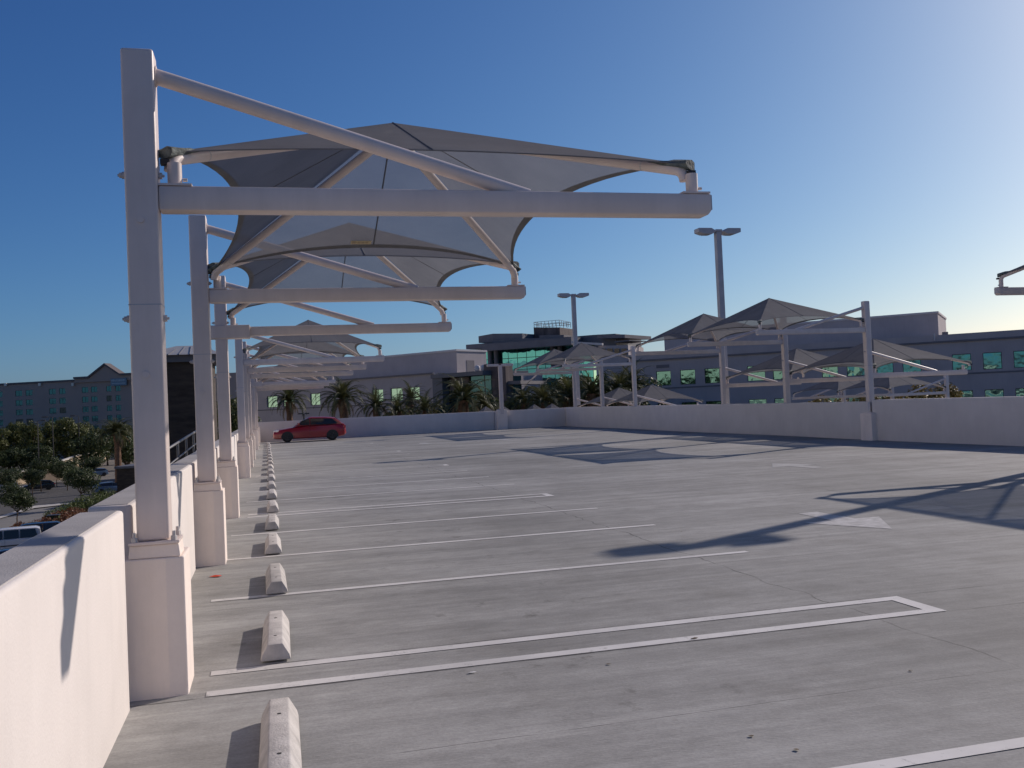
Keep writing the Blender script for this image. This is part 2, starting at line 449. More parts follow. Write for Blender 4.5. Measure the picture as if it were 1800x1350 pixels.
arrow(7.34, 10.13, 1, 'line_worn'); arrow(7.0, 43.2, 1, 'line_faded'); arrow(11.7, 20.6, -1, 'line_faded'); arrow(10.7, 44.6, -1, 'line_faded')

# ---------------------------------------------------------------- parapet walls
ORD = ['first', 'second', 'third', 'fourth', 'fifth', 'sixth', 'seventh', 'eighth', 'ninth', 'tenth', 'eleventh', 'twelfth', 'thirteenth',
       'fourteenth', 'fifteenth', 'sixteenth', 'seventeenth', 'eighteenth', 'nineteenth', 'twentieth']
POSTS = [6.56, 11.90, 17.05, 27.40, 32.58, 37.78, 48.15, 53.35, 58.55]
def wall_seg(x0, x1, y0, y1, h, label, group):
    z0 = gz(x1, y0); z1 = gz(x1, y1)
    t = thing('parapet_wall', label, 'wall', ((x0 + x1) / 2, y0, z0), group)
    org = t.location.copy()
    b = MB(); b.prism([(x0, y0, z0 - .3), (x1, y0, z0 - .3), (x1, y0, z0 + h), (x0, y0, z0 + h)], (0, y1 - y0, z1 - z0))
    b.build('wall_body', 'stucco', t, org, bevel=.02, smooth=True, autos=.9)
    c = MB(); e = .012
    c.prism([(x0 + .03, y0 + .03, z0 + h - .02), (x1 - .03, y0 + .03, z0 + h - .02), (x1 - .03, y0 + .03, z0 + h + .004), (x0 + .03, y0 + .03, z0 + h + .004)], (0, y1 - y0 - .06, z1 - z0))
    c.build('wall_top', 'wallcap', t, org)
    return t
edges = [YB]
for p in POSTS: edges += [p - .32, p + .05]
edges += [YF + .05]
segl = ['nearest sunlit stretch of white wall at the bottom left of the photo',
        'white wall stretch on the left between the two nearest canopy posts',
        'white wall stretch on the left between the second and third canopy posts',
        'long white wall stretch on the left after the third canopy post',
        'left white wall stretch between the fourth and fifth canopy posts',
        'left white wall stretch between the fifth and sixth canopy posts',
        'left white wall stretch after the sixth canopy post',
        'left white wall stretch before the second last canopy post',
        'left white wall stretch before the last canopy post', 'last short left white wall piece meeting the back wall']
for i in range(0, len(edges), 2):
    wall_seg(-1.155, XL, edges[i], edges[i + 1], 1.215, segl[i // 2], 'left parapet wall stretches')
# right wall (runs in two planes: the nearer stretch stands slightly proud)
wall_seg(19.0, 19.4, YB, 26.95, 1.30, 'shaded near stretch of the right parapet wall, at the right edge', 'right parapet wall stretches')
wall_seg(19.1, 19.5, 27.3, YF - .02, 1.24, 'shaded far stretch of the right parapet wall below the hip canopies', 'right parapet wall stretches')
def back_wall(x0, x1, h, label):
    z0 = gz(x0, 60.2); z1 = gz(x1, 60.2)
    t = thing('parapet_wall', label, 'wall', (x0, 60.3, z0), 'back parapet wall stretches')
    b = MB(); b.prism([(x0, 60.25, z0 - .3), (x0, 60.65, z0 - .3), (x0, 60.65, z0 + h), (x0, 60.25, z0 + h)], (x1 - x0, 0, z1 - z0))
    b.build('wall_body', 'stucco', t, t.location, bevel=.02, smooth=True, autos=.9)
    c = MB(); c.prism([(x0 + .03, 60.28, z0 + h - .02), (x0 + .03, 60.62, z0 + h - .02), (x0 + .03, 60.62, z0 + h + .004), (x0 + .03, 60.28, z0 + h + .004)], (x1 - x0 - .06, 0, z1 - z0))
    c.build('wall_top', 'wallcap', t, t.location)
back_wall(-1.3, 14.25, 1.22, 'back parapet wall stretch behind the red car')
back_wall(14.28, 19.5, 1.22, 'short back parapet wall stretch right of the lamp pole')

# ---------------------------------------------------------------- cantilever posts (left wall prototype, built at origin = ground below post)
PX = -0.745       # post centre x on the left row
def beam_box(b, x0, x1, z0, z1, hw=.078):
    s = 1 if x1 > x0 else -1
    b.prism([(x0, -hw, z0), (x1, -hw, z0), (x1, -hw, z1), (x0, -hw, z1)], (0, 2 * hw, 0))
def post_parts(t, H, arms, ped_h=.88, ped=True):
    """arms: list of (direction, beam bottom z, strut start z, reach)"""
    if ped:
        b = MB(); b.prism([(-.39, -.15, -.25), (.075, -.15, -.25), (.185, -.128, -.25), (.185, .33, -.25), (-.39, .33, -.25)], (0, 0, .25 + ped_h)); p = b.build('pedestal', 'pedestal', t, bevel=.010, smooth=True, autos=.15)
        b = MB(); b.prism([(-.15, -.135, ped_h + .001), (.165, -.135, ped_h + .001), (.155, -.125, ped_h + .085), (-.14, -.125, ped_h + .085)], (0, .28, 0)); b.build('grout_pad', 'pedestal', t, bevel=.008)
        b = MB(); b.box((-.145, -.14, ped_h + .086), (.16, .15, ped_h + .106)); bp = b.build('base_plate', 'steel', t, bevel=.004)
        for x in (-.112, .128):
            for y in (-.118, .128):
                b = MB(); b.cyl((x, y, ped_h + .107), (x, y, ped_h + .135), .02, 6); b.cyl((x, y, ped_h + .135), (x, y, ped_h + .165), .011, 8); b.build('anchor_bolt', 'bolt', bp)
    b = MB(); zb = ped_h + .107 if ped else -1.2
    b.box((-.1, -.1, zb), (.1, .1, H)); b.build('post', 'steel', t, bevel=.018, bseg=3, smooth=True, autos=.7)
    for zz in (3.36, 2.42):
        if H > 4.4: zz += .55
        b = MB(); b.cyl((-.152, .0, zz), (.136, .0, zz), .009, 8); b.cyl((-.125, 0, zz), (-.101, 0, zz), .024, 6); b.cyl((.101, 0, zz), (.122, 0, zz), .022, 6); b.cyl((-.142, 0, zz), (-.125, 0, zz), .018, 6)
        b.build('through_bolt', 'bolt', t)
    for zz in (3.05, 2.05):
        b = MB(); b.cyl((-.01, -.112, zz), (-.01, -.1, zz), .022, 8); b.build('plug', 'steel', t, smooth=False)
    b = MB(); b.box((-.1012, -.1012, 2.50), (.1012, .1012, 2.506)); b.build('weld_seam', 'galv', t)
    for s, zb, zs, reach in arms:
        b = MB(); b.prism([(s * .102, -.078, zb), (s * (reach - .03), -.078, zb), (s * reach, -.078, zb + .035), (s * reach, -.078, zb + .16), (s * .102, -.078, zb + .16)], (0, .156, 0))
        bo = b.build('beam', 'steel', t, bevel=.012, bseg=2, smooth=True, autos=.7)
        b = MB(); b.box((s * reach if s > 0 else -reach - .006, -.07, zb + .04), (reach + .006 if s > 0 else -reach, .07, zb + .152)); b.build('beam_cap', 'galv', bo)
        b = MB(); b.tube([(s * .1, 0, zs), (s * (.1 + .5), 0, zs + (zb + .17 - zs) * .5 / (2.55 - .1) ), (s * 2.62, 0, zb + .14)], .052, 14); b.build('strut', 'steel', t, smooth=True, autos=.8)
        b = MB(); b.tube([(s * .1, 0, zs), (s * .11, 0, zs)], .068, 14); b.build('weld_ring', 'steel', t, smooth=False)
        for xo in (.20, reach - .12):
            b = MB(); b.box((s * xo - .11, -.082, zb + .161), (s * xo + .11, .082, zb + .175))
            b.tube([(s * xo, 0, zb + .176), (s * xo, 0, zb + .325)], .046, 14)
            so = b.build('stub', 'steel', t, smooth=True, autos=.7)
            b = MB(); b.cyl((s * (xo + .05), 0, zb + .215), (s * (xo + .078), 0, zb + .215), .012, 6); b.build('set_screw', 'bolt', so)

# ---------------------------------------------------------------- shade canopy prototype: local origin below its apex, z = 0 at beam bottom level
CW, CL = 1.86, 2.6          # half width (x), half length (y)
def canopy(t, CLh=2.6, cw=CW):
    zc, za = .445, 1.49      # corner and apex height above beam bottom
    cs = [Vector((-cw, -CLh, zc)), Vector((cw, -CLh, zc)), Vector((cw, CLh, zc)), Vector((-cw, CLh, zc))]
    P = Vector((0, 0, za))
    fb, hb, sb = MB(), MB(), MB()
    ns, nr = 20, 8
    for k in range(4):
        A, B = cs[k], cs[(k + 1) % 4]; M = (A + B) / 2; inw = (P - M)
        sag = (.50, .42, .50, .42)[k] / inw.length
        o = len(fb.v); edge = []
        for j in range(nr + 1):
            tt = j / nr
            for i in range(ns + 1):
                u = i / ns; q = 4 * u * (1 - u)
                e = A.lerp(B, u) + inw * sag * q * (1.15 - .15 * q)
                # hip lines stay straight, panels dip a little between hips
                v = e.lerp(P, tt)
                fb.v.append(v)
                if j == 0: edge.append(v.copy())
        for j in range(nr):
            for i in range(ns):
                a = o + j * (ns + 1) + i; fb.f.append((a, a + 1, a + ns + 2, a + ns + 1))
        hb.tube([p + Vector((0, 0, -.002)) for p in edge], .005, 6)
        o2 = len(hb.v); dn = Vector((0, 0, -.007))
        for i in range(ns + 1):
            e_ = edge[i]; q_ = (P - e_).normalized() * .075
            hb.v += [e_ + dn, e_ + q_ + dn]
        hb.f += [(o2 + 2 * i, o2 + 2 * i + 2, o2 + 2 * i + 3, o2 + 2 * i + 1) for i in range(ns)]
        mid = [fb.v[o + j * (ns + 1) + ns // 2] for j in range(nr + 1)]
        sb.tube([p.copy() for p in mid], .008 if k in (0, 2) else .005, 5)
    bm = bmesh.new(); me0 = bpy.data.meshes.new('tmp'); me0.from_pydata(fb.v, [], fb.f); bm.from_mesh(me0)
    bmesh.ops.remove_doubles(bm, verts=bm.verts, dist=.004)
    fb.v = [v.co.copy() for v in bm.verts]; bm.verts.index_update(); fb.f = [tuple(v.index for v in f.verts) for f in bm.faces]; bm.free(); bpy.data.meshes.remove(me0)
    f = fb.build('fabric', 'fabric', t, smooth=True, autos=.12)
    hb.build('hem', 'hem_cloth', f, smooth=True, autos=.6); sb.build('seam', 'seam', f, smooth=True)
    for c in cs:
        d = (P - c); d.normalize(); sx = 1 if c.x > 0 else -1; sy = 1 if c.y > 0 else -1
        base = c + Vector((0, -sy * .0, -.115))
        # elbow: from the stub top, curving into the hip rafter
        h = Vector((d.x, d.y, 0)).normalized()
        pth = []
        foot = Vector((c.x - sx * .0, c.y, .315))
        for i in range(7):
            an = i / 6 * (math.pi / 2 - math.asin(d.z))
            rr = .105
            pth.append(foot + Vector((0, 0, rr * math.sin(an))) + h * rr * (1 - math.cos(an)))
        end = P + Vector((0, 0, -.10)) - d * .05
        pth.append(end)
        b = MB(); b.tube(pth, .044, 12); rf = b.build('rafter', 'steel', t, smooth=True, autos=.9)
        b = MB(); cpt = pth[6] + (end - pth[6]).normalized() * .30; b.tube([cpt, cpt + (end - pth[6]).normalized() * .012], .0455, 12); b.build('joint_ring', 'bolt', rf)
        # crumpled gathered cloth and strap at the corner
        b = MB(); rnd = random.Random(int(c.x * 10 + c.y * 100))
        seg, nn = 10, 7
        for i in range(nn):
            f_ = i / (nn - 1); cc = c + h * (-.055 + .46 * f_) + Vector((0, 0, -.02 + .36 * f_ * d.z)); rr = .062 * (1 - f_) ** .6 + .006
            for k in range(seg):
                an = 2 * math.pi * k / seg; w = rr * (1 + rnd.uniform(-.25, .25))
                b.v.append(cc + Vector((-h.y, h.x, 0)) * math.cos(an) * w + Vector((0, 0, 1)) * math.sin(an) * w * .62)
        for i in range(nn - 1):
            for k in range(seg):
                k2 = (k + 1) % seg; b.f.append((i * seg + k, i * seg + k2, (i + 1) * seg + k2, (i + 1) * seg + k))
        b.f.append(tuple(range(seg - 1, -1, -1)))
        cl = b.build('corner_sleeve', 'sleeve', t)
        q = c - h * .05; b = MB(); b.box((q.x - .03, q.y - .03, c.z - .10), (q.x + .03, q.y + .03, c.z - .065)); b.build('strap', 'plastic', cl)

def place_posts():
    lab = ['nearest and largest cantilever post, at the left edge of the deck', 'second cantilever post from the front on the left wall',
           'third cantilever post on the left wall, its beam clamped by a wide sleeve', 'fourth cantilever post on the left wall, first after the gap',
           'fifth cantilever post on the left wall', 'sixth cantilever post on the left wall', 'seventh cantilever post on the left wall, far away',
           'second last cantilever post on the left wall', 'last cantilever post on the left wall, beside the red car']
    g = 'cantilever posts along the left wall'
    proto = None
    for i, y in enumerate(POSTS):
        loc = (PX, y, gz(PX, y))
        if proto is None:
            proto = thing('cantilever_post', lab[0], 'canopy post', loc, g); post_parts(proto, 4.17, [(1, 3.12, 4.02, 4.03)]); t = proto
        else:
            t = copy_tree(proto); t.location = loc; t['label'] = lab[i]
        if i in (2, 6):
            b = MB(); b.box((-.32, -.125, 3.08), (.48, .125, 3.31)); b.build('clamp_sleeve', 'steel', t, bevel=.015)
    # right wall: high arm over this deck, low arm over the lower deck
    g = 'double sided cantilever posts on the right wall'
    lab = ['big double cantilever post standing on a pedestal in the gap of the right wall', 'right wall cantilever post next behind the big pedestal one',
           'third right wall cantilever post, below the taller lamp pole', 'front post of the far right-hand canopy group',
           'middle post of the far right-hand canopy group', 'rear post of the far right-hand canopy group beside the wall corner',
           'right wall cantilever post just outside the right edge']
    protos = {}
    for i, (y, low) in enumerate([(27.40, 2.18), (32.58, 2.18), (37.78, 2.18), (48.15, 1.2), (53.35, 1.2), (58.55, 1.2), (17.05, 2.18), (11.9, 2.18)]):
        loc = (19.27, y, .1); key = low
        if key not in protos:
            t = protos[key] = thing('cantilever_post', lab[i], 'canopy post', loc, g)
            post_parts(t, 4.64, [(-1, 3.60, 4.42, 4.03), (1, low - .1, low + .85 - .1, 3.8)], ped=False)
        else:
            t = copy_tree(protos[key]); t.location = loc; t['label'] = lab[min(i, 6)]
        if i == 7: t['label'] = 'right wall cantilever post well outside the right edge'
        if i == 0: first = t
    t = first
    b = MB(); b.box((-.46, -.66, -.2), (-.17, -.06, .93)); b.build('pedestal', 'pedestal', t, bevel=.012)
    b = MB(); b.box((-.40, -.60, .931), (-.2, -.12, .96)); b.build('base_plate', 'steel', t)
    # far row on the lower deck
    g = 'cantilever posts on the far side of the lower deck'
    pr = None
    for i, y in enumerate((47.9, 53.0, 58.3)):
        lb = ['lower deck cantilever post nearest the right edge, over golden shrubs', 'middle lower deck cantilever post over golden shrubs', 'farthest lower deck cantilever post, left of the golden shrubs'][i]
        if pr is None:
            pr = t = thing('cantilever_post', lb, 'canopy post', (38.9, y, -1.75), g); post_parts(t, 4.3, [(-1, 3.12, 4.02, 4.03)])
        else:
            t = copy_tree(pr); t.location.y = y; t['label'] = lb
place_posts()

def sewn_tag(fab):
    P = Vector((0, 0, 1.49)); M = Vector((0, CL, .445)); d = (P - M).normalized(); ux = Vector((1, 0, 0)); nn = ux.cross(d).normalized()
    if nn.z > 0: nn = -nn
    c0 = M + d * .66 + ux * -.16 + nn * .035
    b = MB(); b.prism([c0 - ux * .12 - d * .035, c0 + ux * .12 - d * .035, c0 + ux * .12 + d * .035, c0 - ux * .12 + d * .035], nn * .004)
    l = b.build('sewn_label', 'tag_yellow', fab)
    b = MB(); c1 = c0 - ux * .085 + nn * .005; b.prism([c1 - ux * .022 - d * .022, c1 + ux * .022 - d * .022, c1 + ux * .022 + d * .022, c1 - ux * .022 + d * .022], nn * .003)
    for k in range(3): b.prism([c0 + ux * (-.04 + .045 * k) - d * .012 + nn * .005, c0 + ux * (-.01 + .045 * k) - d * .012 + nn * .005, c0 + ux * (-.01 + .045 * k) + d * .012 + nn * .005, c0 + ux * (-.04 + .045 * k) + d * .012 + nn * .005], nn * .003)
    b.build('label_print', 'tan_wall', l)
def place_canopies():
    proto = thing('shade_canopy', 'nearest and largest grey shade canopy, with a small sewn label, upper left', 'shade canopy', (PX + 2.03, 9.23, 3.12), 'shade canopies along the left wall')
    canopy(proto)
    g = 'shade canopies along the left wall'
    lst = [((11.90 + 17.05) / 2, 'second grey shade canopy from the front on the left'), ((27.40 + 32.58) / 2, 'third left grey shade canopy, peaked, past the gap in the row'),
           ((32.58 + 37.78) / 2, 'fourth left grey shade canopy, mostly hidden behind the third'), ((48.15 + 53.35) / 2, 'second last left grey shade canopy, low over the palm trees'), ((53.35 + 58.55) / 2, 'last left grey shade canopy above the red car')]
    for i, (y, lb) in enumerate(lst):
        if i == 0:
            t = thing('shade_canopy', lb, 'shade canopy', (PX + 2.03, y, 3.12 + gz(0, y)), g); canopy(t)
        else:
            t = copy_tree(proto); t.location = (PX + 2.03, y, 3.12 + gz(0, y)); t['label'] = lb
    g = 'raised shade canopies along the right wall'
    for y, lb in (((27.40 + 32.58) / 2, 'largest right-hand shade canopy with dark and light faces, beside the big post'), ((32.58 + 37.78) / 2, 'right-hand shade canopy in front of the taller lamp pole'),
                  ((48.15 + 53.35) / 2, 'front canopy of the far right group, below the shorter twin lamp pole'), ((53.35 + 58.55) / 2, 'rear canopy of the far right group, against the teal glass building'),
                  (14.45, 'shade canopy whose corner pokes in at the right edge of the photo')):
        t = copy_tree(proto); t.location = (17.22, y, 3.70); t['label'] = lb; t['group'] = g
    g = 'low shade canopies over the lower deck'
    for y, zz, lb in (((27.40 + 32.58) / 2, 2.16, 'low canopy right of the big post over the lower deck'), ((32.58 + 37.78) / 2, 2.18, 'low canopy between the big post and the next post behind'),
                      ((48.15 + 53.35) / 2, 1.18, 'low canopy just above the wall, right of the far post group'), ((53.35 + 58.55) / 2, 1.16, 'low canopy just above the wall, between the far group posts')):
        t = copy_tree(proto); t.location = (21.35, y, zz); t['label'] = lb; t['group'] = g
    g = 'canopies on the far side of the lower deck'
    for y, lb in ((50.45, 'far low canopy over golden shrubs, nearer the right edge'), (55.65, 'far low canopy over golden shrubs, behind the big post')):
        t = copy_tree(proto); t.location = (36.85, y, 1.38); t['label'] = lb; t['group'] = g
    g = 'canopy peaks behind the back wall'
    for x, y, lb in ((15.0, 66, 'canopy peak poking above the back wall, left of the lamp pole'), (16.3, 66.2, 'canopy peak poking above the back wall, just right of the lamp pole'),
                     (18.6, 66, 'left canopy peak above the short back wall'), (20.0, 66.2, 'right canopy peak above the short back wall')):
        t = copy_tree(proto); t.location = (x, y, .36); t.scale = (.55, .9, 1); t['label'] = lb; t['group'] = g
    sewn_tag([q for q in COL.objects if q.parent == proto and q.name.startswith('fabric')][0])
place_canopies()

# ---------------------------------------------------------------- light poles
def light_pole(x, y, ztop, z0, label, group='twin head light poles', half=1.02, hw=.25, hz=.15):
    t = thing('light_pole', label, 'lamp post', (x, y, z0), group); H = ztop - z0
    b = MB(); w = .13
    b.prism([(-w, -w, 0), (w, -w, 0), (w, w, 0), (-w, w, 0)], (0, 0, H)); b.build('pole', 'galv', t, bevel=.02)
    b = MB(); b.box((-.16, -.16, H), (.16, .16, H + .10)); b.build('pole_cap', 'galv', t, bevel=.02)
    for s in (-1, 1):
        b = MB()
        pts = [(s * .20, 0, H + .02), (s * .40, 0, H + .14), (s * half, 0, H + .14), (s * half, 0, H - .04), (s * (half - .25), 0, H - .12), (s * .36, 0, H - .12), (s * .20, 0, H - .02)]
        pts = [(a, -hw, c) for a, _, c in pts]
        b.prism(pts, (0, 2 * hw, 0)); h = b.build('lamp_head', 'galv', t, bevel=.012)
        b = MB(); b.box((min(s * .42, s * (half - .3)), -hw + .04, H - .135), (max(s * .42, s * (half - .3)), hw - .04, H - .1205)); b.build('lens', 'lens', h)
        b = MB(); b.box((min(s * .14, s * .24), -.05, H - .03), (max(s * .14, s * .24), .05, H + .04)); b.build('arm', 'galv', t)
    b = MB(); b.cyl((0, 0, -.3), (0, 0, .5), .3, 20); b.build('concrete_base', 'pedestal', t)
light_pole(19.70, 38.46, 9.15, -.9, 'tall twin head light pole rising behind the largest right-hand canopy')
light_pole(19.72, 59.3, 8.89, -1.9, 'twin head light pole in the middle distance, over the far right group')
light_pole(19.72, 17.8, 8.85, -.9, 'twin head light pole beyond the right edge, seen by its shadow')
def tpole():
    t = thing('lamp_standard', 'short flat topped lamp standard on a pedestal of the back wall', 'lamp post', (14.72, 60.05, gz(14.7, 60)))
    b = MB(); b.box((-.33, -.1, -.1), (.33, .19, 1.30)); b.build('pedestal', 'pedestal', t, bevel=.015)
    b = MB(); b.box((-.12, -.11, 1.0), (.12, .11, 4.2)); b.build('post', 'steel', t, bevel=.015)
    for s in (-1, 1):
        b = MB(); b.box((min(s * .125, s * .86), -.17, 4.12), (max(s * .125, s * .86), .17, 4.27)); b.build('lamp_head', 'steel', t, bevel=.02)
tpole()

# ---------------------------------------------------------------- wheel stops
def wheel_stops():
    t0 = thing('wheel_stop', '', 'wheel stop', (0, 0, 0), 'wheel stops along the left wall')
    Lh = .60
    b = MB(); sec = [(-.108, .012), (-.098, .05), (-.055, .128), (.05, .13), (.095, .05), (.105, .012)]
    b.prism([(x, -Lh, z) for x, z in sec], (0, 2 * Lh, 0)); b.build('body', 'precast', t0, bevel=.008, smooth=True, autos=.7)
    for y in (-.33, .30):
        b = MB(); b.cyl((-.002, y, .10), (-.002, y, .1305), .012, 8); b.build('pin_hole', 'hole', t0)
    for y in (-.45, .45):
        b = MB(); b.box((-.085, y - .06, .001), (.085, y + .06, .0115)); b.build('pad', 'plastic', t0)
    rnd = random.Random(4)
    for k in range(20):
        t = t0 if k == 0 else copy_tree(t0)
        y = 4.40 + 2.593 * k + .6 + (.08 if k == 0 else rnd.uniform(-.08, .08))
        if k == 2: y -= .04
        t.location = (rnd.uniform(-.012, .012) - .0006 * k * k * .4, y, gz(0, y)); t.rotation_euler.z = rnd.uniform(-.012, .012)
        t['label'] = ('concrete wheel stop cut off by the bottom edge, nearest of the row' if k == 0 else
                      'last concrete wheel stop, in front of the red car bumper' if k == 19 else
                      'concrete wheel stop, %s from the front of the row' % ORD[k])
wheel_stops()

# ---------------------------------------------------------------- cars
def car(label, loc, rz, paint, Lc=4.25, Wc=1.68, Hc=1.36, kind='hatch', group=None, rim='rim'):
    """local: nose towards -x, origin under the centre"""
    t = thing('parked_car', label, 'car', loc, group, rz)
    h = Lc / 2; w = Wc / 2
    if kind == 'hatch':
        low = [(-h, .30, .50, .62), (-h + .06, .22, .62, .80), (-h + .35, .20, .72, .90), (-h + .9, .19, .80, .95), (-h + 1.25, .19, .86, .97), (-.2, .19, .91, 1.0), (.6, .19, .93, 1.0), (1.3, .20, .95, .99), (h - .35, .22, .96, .95), (h - .08, .27, .92, .88), (h, .38, .72, .74)]
        cab = [(-h + 1.18, .87), (-h + 1.75, 1.23), (-h + 2.05, Hc - .02), (-.0 + .1, Hc), (.9, Hc - .025), (h - .62, Hc - .09), (h - .22, 1.02), (h - .10, .95)]
    else:
        low = [(-h, .38, .75, .70), (-h + .08, .28, .92, .86), (-h + .5, .26, 1.0, .94), (-h + 1.1, .26, 1.06, .97), (-.3, .26, 1.08, 1.0), (.8, .26, 1.08, 1.0), (h - .35, .28, 1.08, .97), (h - .06, .34, 1.05, .93), (h, .42, .95, .88)]
        cab = [(-h + 1.1, 1.06), (-h + 1.75, Hc - .06), (-h + 2.1, Hc), (.6, Hc), (h - .35, Hc - .02), (h - .12, Hc - .12), (h - .02, 1.08)]
    # lower body loft
    b = MB(); rows = []
    for x, zb, zt, f in low:
        ww = w * f; zm = zb + (zt - zb) * .55
        half = [(0, zb), (ww * .88, zb), (ww * .985, zb + .05), (ww, zm), (ww * .965, zt - .06), (ww * .88, zt), (ww * .45, zt + .018), (0, zt + .022)]
        ring = half + [(-y, z) for y, z in half[-2:0:-1]]
        rows.append([Vector((x, y, z)) for y, z in ring])
    n = len(rows[0])
    for r_ in rows: b.v += r_
    for i in range(len(rows) - 1):
        for k in range(n):
            b.f.append((i * n + k, i * n + (k + 1) % n, (i + 1) * n + (k + 1) % n, (i + 1) * n + k))
    b.f.append(tuple(range(n))); b.f.append(tuple((len(rows) - 1) * n + k for k in range(n - 1, -1, -1)))
    body = b.build('body', paint, t, smooth=True, autos=.75)
    bm = bmesh.new(); bm.from_mesh(body.data); bmesh.ops.recalc_face_normals(bm, faces=bm.faces); bm.to_mesh(body.data); bm.free()
    # roof / pillars shell (painted) and glazing
    b = MB(); rows = []
    for x, z in cab:
        tz = max(0.0, (z - .95) / (Hc - .95)); yw = w * (.93 - .16 * tz)
        rows.append([Vector((x, -yw, min(z, .93) if kind == 'hatch' else 1.05)), Vector((x, -yw, z - .04)), Vector((x, -yw * .86, z)), Vector((x, 0, z + .012)), Vector((x, yw * .86, z)), Vector((x, yw, z - .04)), Vector((x, yw, min(z, .93) if kind == 'hatch' else 1.05))])
    for r_ in rows: b.v += r_
    for i in range(len(rows) - 1):
        for k in range(6): b.f.append((i * 7 + k, i * 7 + k + 1, (i + 1) * 7 + k + 1, (i + 1) * 7 + k))
    roof = b.build('roof', paint, t, smooth=True, autos=.6)
    bm = bmesh.new(); bm.from_mesh(roof.data); bmesh.ops.recalc_face_normals(bm, faces=bm.faces); bm.to_mesh(roof.data); bm.free()
    belt = .965 if kind == 'hatch' else 1.10
    def yw(z): return w * (.93 - .16 * max(0, (z - .95) / (Hc - .95)))
    for s in (-1, 1):
        if kind == 'hatch': sets = [('door_window', [(-h + 1.36, belt), (-h + 1.83, Hc - .13), (-.02, Hc - .09), (-.02, belt)]), ('quarter_window', [(.06, belt), (.06, Hc - .09), (h - .78, Hc - .14), (h - .50, belt + .06), (h - .58, belt)])]
        else: sets = [('door_window', [(-h + 1.35, belt), (-h + 1.85, Hc - .12), (-.15, Hc - .1), (-.15, belt)]), ('door_window', [(-.05, belt), (-.05, Hc - .1), (.85, Hc - .1), (.85, belt)]), ('quarter_window', [(.95, belt), (.95, Hc - .1), (h - .42, Hc - .12), (h - .25, belt)])]
        for nm, pts in sets:
            b = MB(); q = [Vector((x, s * (yw(z + .04) + .012), z)) for x, z in pts]
            b.prism(q, (0, -s * .02, 0)); b.build(nm, 'glass_car', t)
    def screen(nm, x0, z0, x1, z1, out):
        b = MB(); n_ = Vector((-(z1 - z0), 0, (x1 - x0))).normalized() * (1 if x1 > x0 else -1) * .014
        a0, a1 = yw(z0) * .84, yw(z1) * .80
        q = [Vector((x0, -a0, z0)) + n_, Vector((x0, a0, z0)) + n_, Vector((x1, a1, z1)) + n_, Vector((x1, -a1, z1)) + n_]
        b.prism(q, -n_ * 1.2); b.build(nm, 'glass_car', t)
    if kind == 'hatch':
        screen('windscreen', -h + 1.22, .90, -h + 1.74, 1.225, 1); screen('rear_window', h - .30, 1.09, h - .60, Hc - .10, -1)
    else:
        screen('windscreen', -h + 1.15, 1.10, -h + 1.72, Hc - .09, 1); screen('rear_window', h - .045, 1.14, h - .13, Hc - .16, -1)
    zr = .29 if kind == 'hatch' else .36
    for xx in (-h + .80, h - .80):
        for s in (-1, 1):
            b = MB(); yy = s * (w - .10); b.tube([(xx, yy - .09, zr), (xx, yy - .075, zr), (xx, yy + .075, zr), (xx, yy + .09, zr)], [zr - .03, zr, zr, zr - .03], 22)
            wh = b.build('wheel', 'tyre', t, smooth=True, autos=.6)
            b = MB(); yo = yy + s * .092
            b.cyl((xx, yo - s * .01, zr), (xx, yo, zr), zr * .62, 18)
            for k in range(5):
                an = k * 2 * math.pi / 5; b.tube([(xx, yo + s * .006, zr), (xx + math.cos(an) * zr * .6, yo + s * .006, zr + math.sin(an) * zr * .6)], .018, 5)
            b.build('rim', rim, wh)
            b = MB(); pts = []
            for k in range(13):
                an = math.pi * k / 12; pts.append((xx + math.cos(an) * (zr + .055), s * (w * .985), zr + math.sin(an) * (zr + .055)))
            pts = [(xx + zr + .055, s * w * .985, .2), *pts, (xx - zr - .055, s * w * .985, .2)]
            b.prism(pts, (0, s * w * .0165, 0)); b.build('wheel_arch', 'plastic', t)
    for s in (-1, 1):
        zz = .60 if kind == 'hatch' else .86
        b = MB(); b.prism([(-h + .04, s * w * .50, zz), (-h + .30, s * w * .86, zz + .02), (-h + .34, s * w * .86, zz + .12), (-h + .09, s * w * .50, zz + .11)], (-.03, s * .05, .01)); b.build('headlight', 'headlamp', t)
        zz = .70 if kind == 'hatch' else .95
        b = MB(); b.box((h - .14, min(s * w * .62, s * w * .90), zz), (h - .005, max(s * w * .62, s * w * .90), zz + .16)); b.build('taillight', 'taillamp', t, bevel=.02)
        b = MB(); b.box((-h + 1.42, min(s * (w * .93), s * (w * .93 + .17)), belt + .0), (-h + 1.54, max(s * w * .93, s * (w * .93 + .17)), belt + .12)); b.build('side_mirror', paint, t, bevel=.03)
        b = MB(); b.box((-h + 1.25, min(s * (w + .002), s * (w + .016)), .50 if kind == 'hatch' else .6), (h - 1.3, max(s * (w + .002), s * (w + .016)), .545 if kind == 'hatch' else .68)); b.build('side_trim', 'plastic' if kind != 'hatch' else paint, t)
        b = MB(); xd = -.0; b.box((xd - .006, min(s * (w * .985), s * (w + .004)), .30), (xd + .006, max(s * w * .985, s * (w + .004)), belt - .05)); b.build('door_gap', 'plastic', t)
    b = MB(); b.box((-h - .012, -w * .40, .34), (-h + .1, w * .40, .44)); b.build('front_grille', 'plastic', t, bevel=.01)
    b = MB(); b.box((h - .1, -w * .62, .36), (h + .03, w * .62, .50)); b.build('rear_bumper', paint, t, bevel=.03)
    return t
cy = 57.3
car('red three door hatchback parked nose to the left wall', (2.27, cy, gz(2.3, cy)), 0, 'paint_red', Lc=4.18, Hc=1.42)

